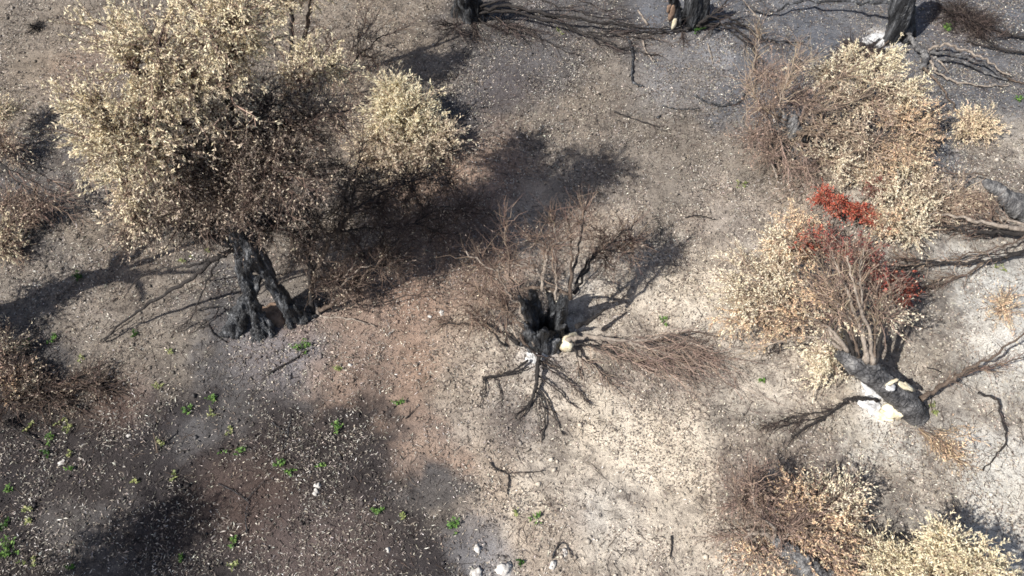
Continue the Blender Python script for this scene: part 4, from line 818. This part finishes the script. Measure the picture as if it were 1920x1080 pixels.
# ------------------------------------------------------------------ green sprouts
GREEN = [((98, 134, 66), 2), ((124, 154, 82), 1.3), ((74, 106, 52), 1.7)]
YGREEN = [((146, 154, 98), 2), ((120, 132, 80), 1.5), ((176, 174, 128), 1)]
DGREEN = [((52, 84, 34), 2), ((70, 104, 44), 1)]
def sprout(px, py, r, label, pal=GREEN, group=None, wide=1.0):
    p = G(px, py, 0); t = thing('green_sprout', label, 'plant', group); t.location = p
    n = max(4, int(r*(36 if pal is YGREEN else 60)*rng.uniform(.7, 1.2))); a = rng.uniform(0, 6.28, n); rad = r*np.sqrt(rng.uniform(0, 1, n))
    st = np.stack((np.cos(a)*rad*.3*wide, np.sin(a)*rad*.3, np.zeros(n)), 1); tip = np.stack((np.cos(a)*rad*wide, np.sin(a)*rad, rng.uniform(.3, .9, n)*r), 1)
    path, R = sprays(st, tip-st, np.linalg.norm(tip-st, axis=1), np.full(n, .004), np.full(n, .002), 4, .0, .2)
    V, F = tubes(path, R, 3); make('stems', V, F, MAT['green'], t, palette(pal, n*12), True, {'kind': 'stuff'})
    m = n*7; i = rng.integers(0, n, m); f = rng.uniform(.3, 1.05, (m, 1)); P = path[i, 0]*(1-f)+path[i, -1]*f
    D = rng.normal(size=(m, 3))*np.array((1, 1, .35)); D[:, 2] += .3
    V, F, c = leaves(P, D, rng.uniform(.03, .065, m), rng.uniform(.018, .034, m), palette(pal, m), np.array((0, 0, 1.0)))
    V[:, 2] = np.maximum(V[:, 2], .012)
    make('leaves', V, F, MAT['green'], t, c, False, {'kind': 'stuff'})
for a in [
    (355, 770, .13, 'green sprout cluster left of the tall leafy pair, lower left'), (402, 748, .13, 'upper bright green sprout of the tall pair at lower left'), (393, 776, .10, 'paler green sprout just under the bright one at lower left', YGREEN),
    (440, 845, .14, 'wide low green sprout on charcoal ground below the tall pair', GREEN, None, 1.5), (428, 808, .09, 'small sprout between the tall pair and the wide low sprout', YGREEN),
    (526, 870, .10, 'upper left half of the double green sprout left of the white stones'), (545, 883, .12, 'lower right half of the double green sprout left of the white stones'), (600, 872, .08, 'small green sprout just above the two white stones'),
    (634, 803, .14, 'round green sprout on charcoal ground, directly below the trunk shade'), (566, 657, .16, 'wide leafy green sprout right below the trunk legs of the largest tree', GREEN, None, 1.8), (633, 693, .10, 'green sprout beside the lone white stone', YGREEN),
    (20, 1033, .24, 'largest green plant, in the bottom left corner'), (747, 755, .12, 'green sprout at the left border of the reddish soil'), (850, 992, .15, 'bright green sprout near the bottom, left of centre'), (710, 958, .11, 'darker green sprout left of the bright one near the bottom'),
    (1003, 977, .11, 'green sprout on the charcoal and beige border near the bottom'), (967, 965, .08, 'faint sprout just left of the border sprout near the bottom', YGREEN), (978, 1055, .07, 'tiny dark sprout at the bottom edge near the centre', DGREEN), (760, 967, .08, 'faint sprout right of the darker one near the bottom', YGREEN),
    (1245, 605, .13, 'lone green sprout on beige ground right of the centre stump'), (1428, 715, .07, 'small green sprout on pale ground left of the leaning trunk'), (1303, 60, .20, 'green plant at the foot of the peeling trunk, top edge', DGREEN), (1775, 55, .15, 'green plant on ash right of the top right trunk'),
    (1910, 187, .12, 'green sprout at the right edge near the top'), (1388, 345, .13, 'dull green sprout left of the rust twigs, centre right', YGREEN), (1872, 502, .12, 'yellow-green sprout below the grey branches at right', YGREEN), (1752, 768, .14, 'faint green tuft at the low end of the leaning trunk', YGREEN),
    (47, 650, .17, 'dark green plant in the shade at the left edge', DGREEN), (103, 635, .11, 'green sprout right of the dark plant at the left edge'), (253, 623, .10, 'dull green sprout below the low left branch', DGREEN), (350, 487, .13, 'yellow-green plant left of the largest trunk under the limb', YGREEN), (392, 472, .09, 'green sprout right against the low left limb', YGREEN), (147, 520, .11, 'dark sprout in the band of trunk shade at left', DGREEN),
    (320, 662, .09, 'faint green sprout left below the trunk legs', YGREEN), (297, 724, .09, 'small yellow-green sprout above the brown stub at lower left', YGREEN), (302, 830, .10, 'yellow-green sprout at the brown stub', YGREEN), (442, 1017, .10, 'green sprout at the right rim of the crown shade, bottom left'), (440, 1062, .10, 'lower sprout at the right rim of the crown shade, bottom edge', YGREEN), (340, 1048, .07, 'bright sprout inside the crown shade, bottom left'),
    (1048, 60, .12, 'yellow-green growth under the fallen sheaf of limbs, top', YGREEN), (640, 160, .09, 'green tuft among bare twigs at the top', YGREEN)]: sprout(*a)
for px, py, r, pl in [(117, 790, .11, YGREEN), (130, 806, .11, YGREEN), (52, 800, .12, YGREEN), (90, 823, .11, GREEN), (130, 852, .10, YGREEN), (83, 851, .11, DGREEN), (135, 878, .10, GREEN), (255, 903, .08, YGREEN), (328, 893, .08, YGREEN), (18, 920, .11, GREEN), (58, 950, .12, YGREEN), (7, 982, .12, DGREEN), (57, 975, .10, YGREEN), (57, 1057, .12, YGREEN), (133, 1067, .10, DGREEN), (152, 675, .09, YGREEN)]:
    sprout(px, py, r, 'small yellow-green sprout among charcoal litter toward the lower left', pl, 'small sprouts scattered over the lower left litter')

# ------------------------------------------------------------------ litter lying all over the ground
def on_ground(n, dens):
    """n points in the seen part of the ground, kept with probability dens(x, y)"""
    out = []; got = 0
    while got < n:
        x = rng.uniform(-13.4, 13.4, n); y = rng.uniform(-6, 9.1, n)
        ok = np.abs(x) < (y+7.4)*.36+9.3
        x, y = x[ok], y[ok]; k = rng.uniform(size=len(x)) < dens(x, y); out.append(np.stack((x[k], y[k]), 1)); got += k.sum()
    return np.vstack(out)[:n]
def lum(x, y):
    c, a = ground_colour(x, y); return c.mean(1), c
def dens_leaf(x, y):
    l, _ = lum(x, y); d = np.clip(1.15-l*2.1, .18, 1)*(.16+1.2*np.clip(fbm2(x*1.3, y*1.3, 61, 6, .75)*4.6-1.9, 0, 1))*np.where(y > 1.5, 1.15, .85); 
    return np.clip(d*np.where(y > 4.5, .75, 1.0), 0, 1)
nl = 150000
p = on_ground(nl, dens_leaf); z = height(p[:, 0], p[:, 1])
P = np.stack((p[:, 0], p[:, 1], z+rng.uniform(.006, .022, nl)), 1); a = rng.uniform(0, 6.28, nl)
D = np.stack((np.cos(a), np.sin(a), rng.normal(size=nl)*.22), 1)
LIT = [((208, 202, 192), 1.1), ((174, 166, 155), 1.9), ((136, 127, 118), 3.0), ((96, 89, 85), 3.4), ((234, 230, 224), .32)]
V, F, c = leaves(P, D, rng.gamma(4., .0095, nl)+.012, rng.uniform(.006, .0135, nl), palette(LIT, nl)*(.55+.8*fbm2(p[:, 0]*1.6, p[:, 1]*1.6, 81, 4))[:, None], np.array((0, 0, 1.0)), .3)
tag(make('leaf_litter', V, F, MAT['litter'], None, c, False), 'pale fallen olive leaves strewn over the burnt ground', 'leaf litter', None, 'stuff')
nl = 105000                                                      # tan and grey litter on the beige soil
p = on_ground(nl, lambda x, y: np.clip(lum(x, y)[0]*2.0, .05, .8)*np.clip(fbm2(x*1.7, y*1.7, 67, 4)*3-1, .05, 1)); z = height(p[:, 0], p[:, 1])
P = np.stack((p[:, 0], p[:, 1], z+rng.uniform(.005, .02, nl)), 1); a = rng.uniform(0, 6.28, nl)
D = np.stack((np.cos(a), np.sin(a), rng.normal(size=nl)*.25), 1)
V, F, c = leaves(P, D, rng.uniform(.02, .06, nl), rng.uniform(.008, .018, nl), palette([((124, 111, 102), 2), ((98, 88, 83), 2), ((164, 150, 134), 1.5), ((220, 211, 196), .9), ((84, 77, 73), .9)], nl), np.array((0, 0, 1.0)), .3)
tag(make('dry_litter', V, F, MAT['litter'], None, c, False), 'tan and brown crumbled leaves scattered over the beige soil', 'leaf litter', None, 'stuff')
nt_ = 13000                                                     # small charred twigs
p = on_ground(nt_, lambda x, y: np.clip(fbm2(x*1.2, y*1.2, 71, 4)*3-.9, .08, 1)); z = height(p[:, 0], p[:, 1])
P = np.stack((p[:, 0], p[:, 1], z+.008), 1); a = rng.uniform(0, 6.28, nt_)
D = np.stack((np.cos(a), np.sin(a), rng.uniform(-.02, .12, nt_)), 1)
path, R = sprays(P, D, rng.gamma(1.6, .055, nt_)+.03, np.full(nt_, .004)*rng.uniform(.6, 1.5, nt_), np.full(nt_, .002), 3, .05, .3)
path[:, :, 2] = np.maximum(path[:, :, 2], height(path[:, :, 0], path[:, :, 1])+.006)
V, F = tubes(path, R, 3)
tag(make('charred_twigs', V, F, MAT['twig'], None, np.repeat(palette([((60, 50, 47), 2), ((42, 37, 36), 2), ((100, 84, 74), 1)], nt_), 9, 0)), 'small charred twigs and stalks lying over the whole ground', 'twigs', None, 'stuff')
shrub('burnt_tuft', 'small black burnt tuft alone on grey ground near the top left corner', 'shrub', (66, 50), [(66, 47, .08, .14)], DULL, [((34, 31, 31), 1)], 14, 9, 0, .14)

nc = 9000                                                      # crumbs and small clods of the soil itself
p = on_ground(nc, lambda x, y: np.clip(fbm2(x*1.5, y*1.5, 75, 4)*3-1.0, .06, 1)); cc, _ = ground_colour(p[:, 0], p[:, 1])
r = np.clip(rng.gamma(2.2, .0075, nc)+.006, 0, .06)[:, None]
O = np.array(((1, 0, 0), (0, 1, 0), (-1, 0, 0), (0, -1, 0), (0, 0, .8), (0, 0, -.6)), float)
V = O[None]*rng.uniform(.6, 1.35, (nc, 6, 1))*r[:, :, None]; a = rng.uniform(0, 6.28, nc)
V = np.stack((V[:, :, 0]*np.cos(a)[:, None]-V[:, :, 1]*np.sin(a)[:, None], V[:, :, 0]*np.sin(a)[:, None]+V[:, :, 1]*np.cos(a)[:, None], V[:, :, 2]), -1)
V = V+np.stack((p[:, 0], p[:, 1], height(p[:, 0], p[:, 1])+r[:, 0]*.2), 1)[:, None, :]
T = np.array(((0, 1, 4), (1, 2, 4), (2, 3, 4), (3, 0, 4), (1, 0, 5), (2, 1, 5), (3, 2, 5), (0, 3, 5)))
F = (np.arange(nc)[:, None, None]*6+T[None]).reshape(-1, 3)
tag(make('soil_clods', V.reshape(-1, 3), F, MAT['litter'], None, np.repeat(np.clip(cc*rng.uniform(.5, 1.02, (nc, 1)), .01, .8), 6, 0), False), 'small crumbs and clods of soil scattered over the burnt ground', 'soil', None, 'stuff')
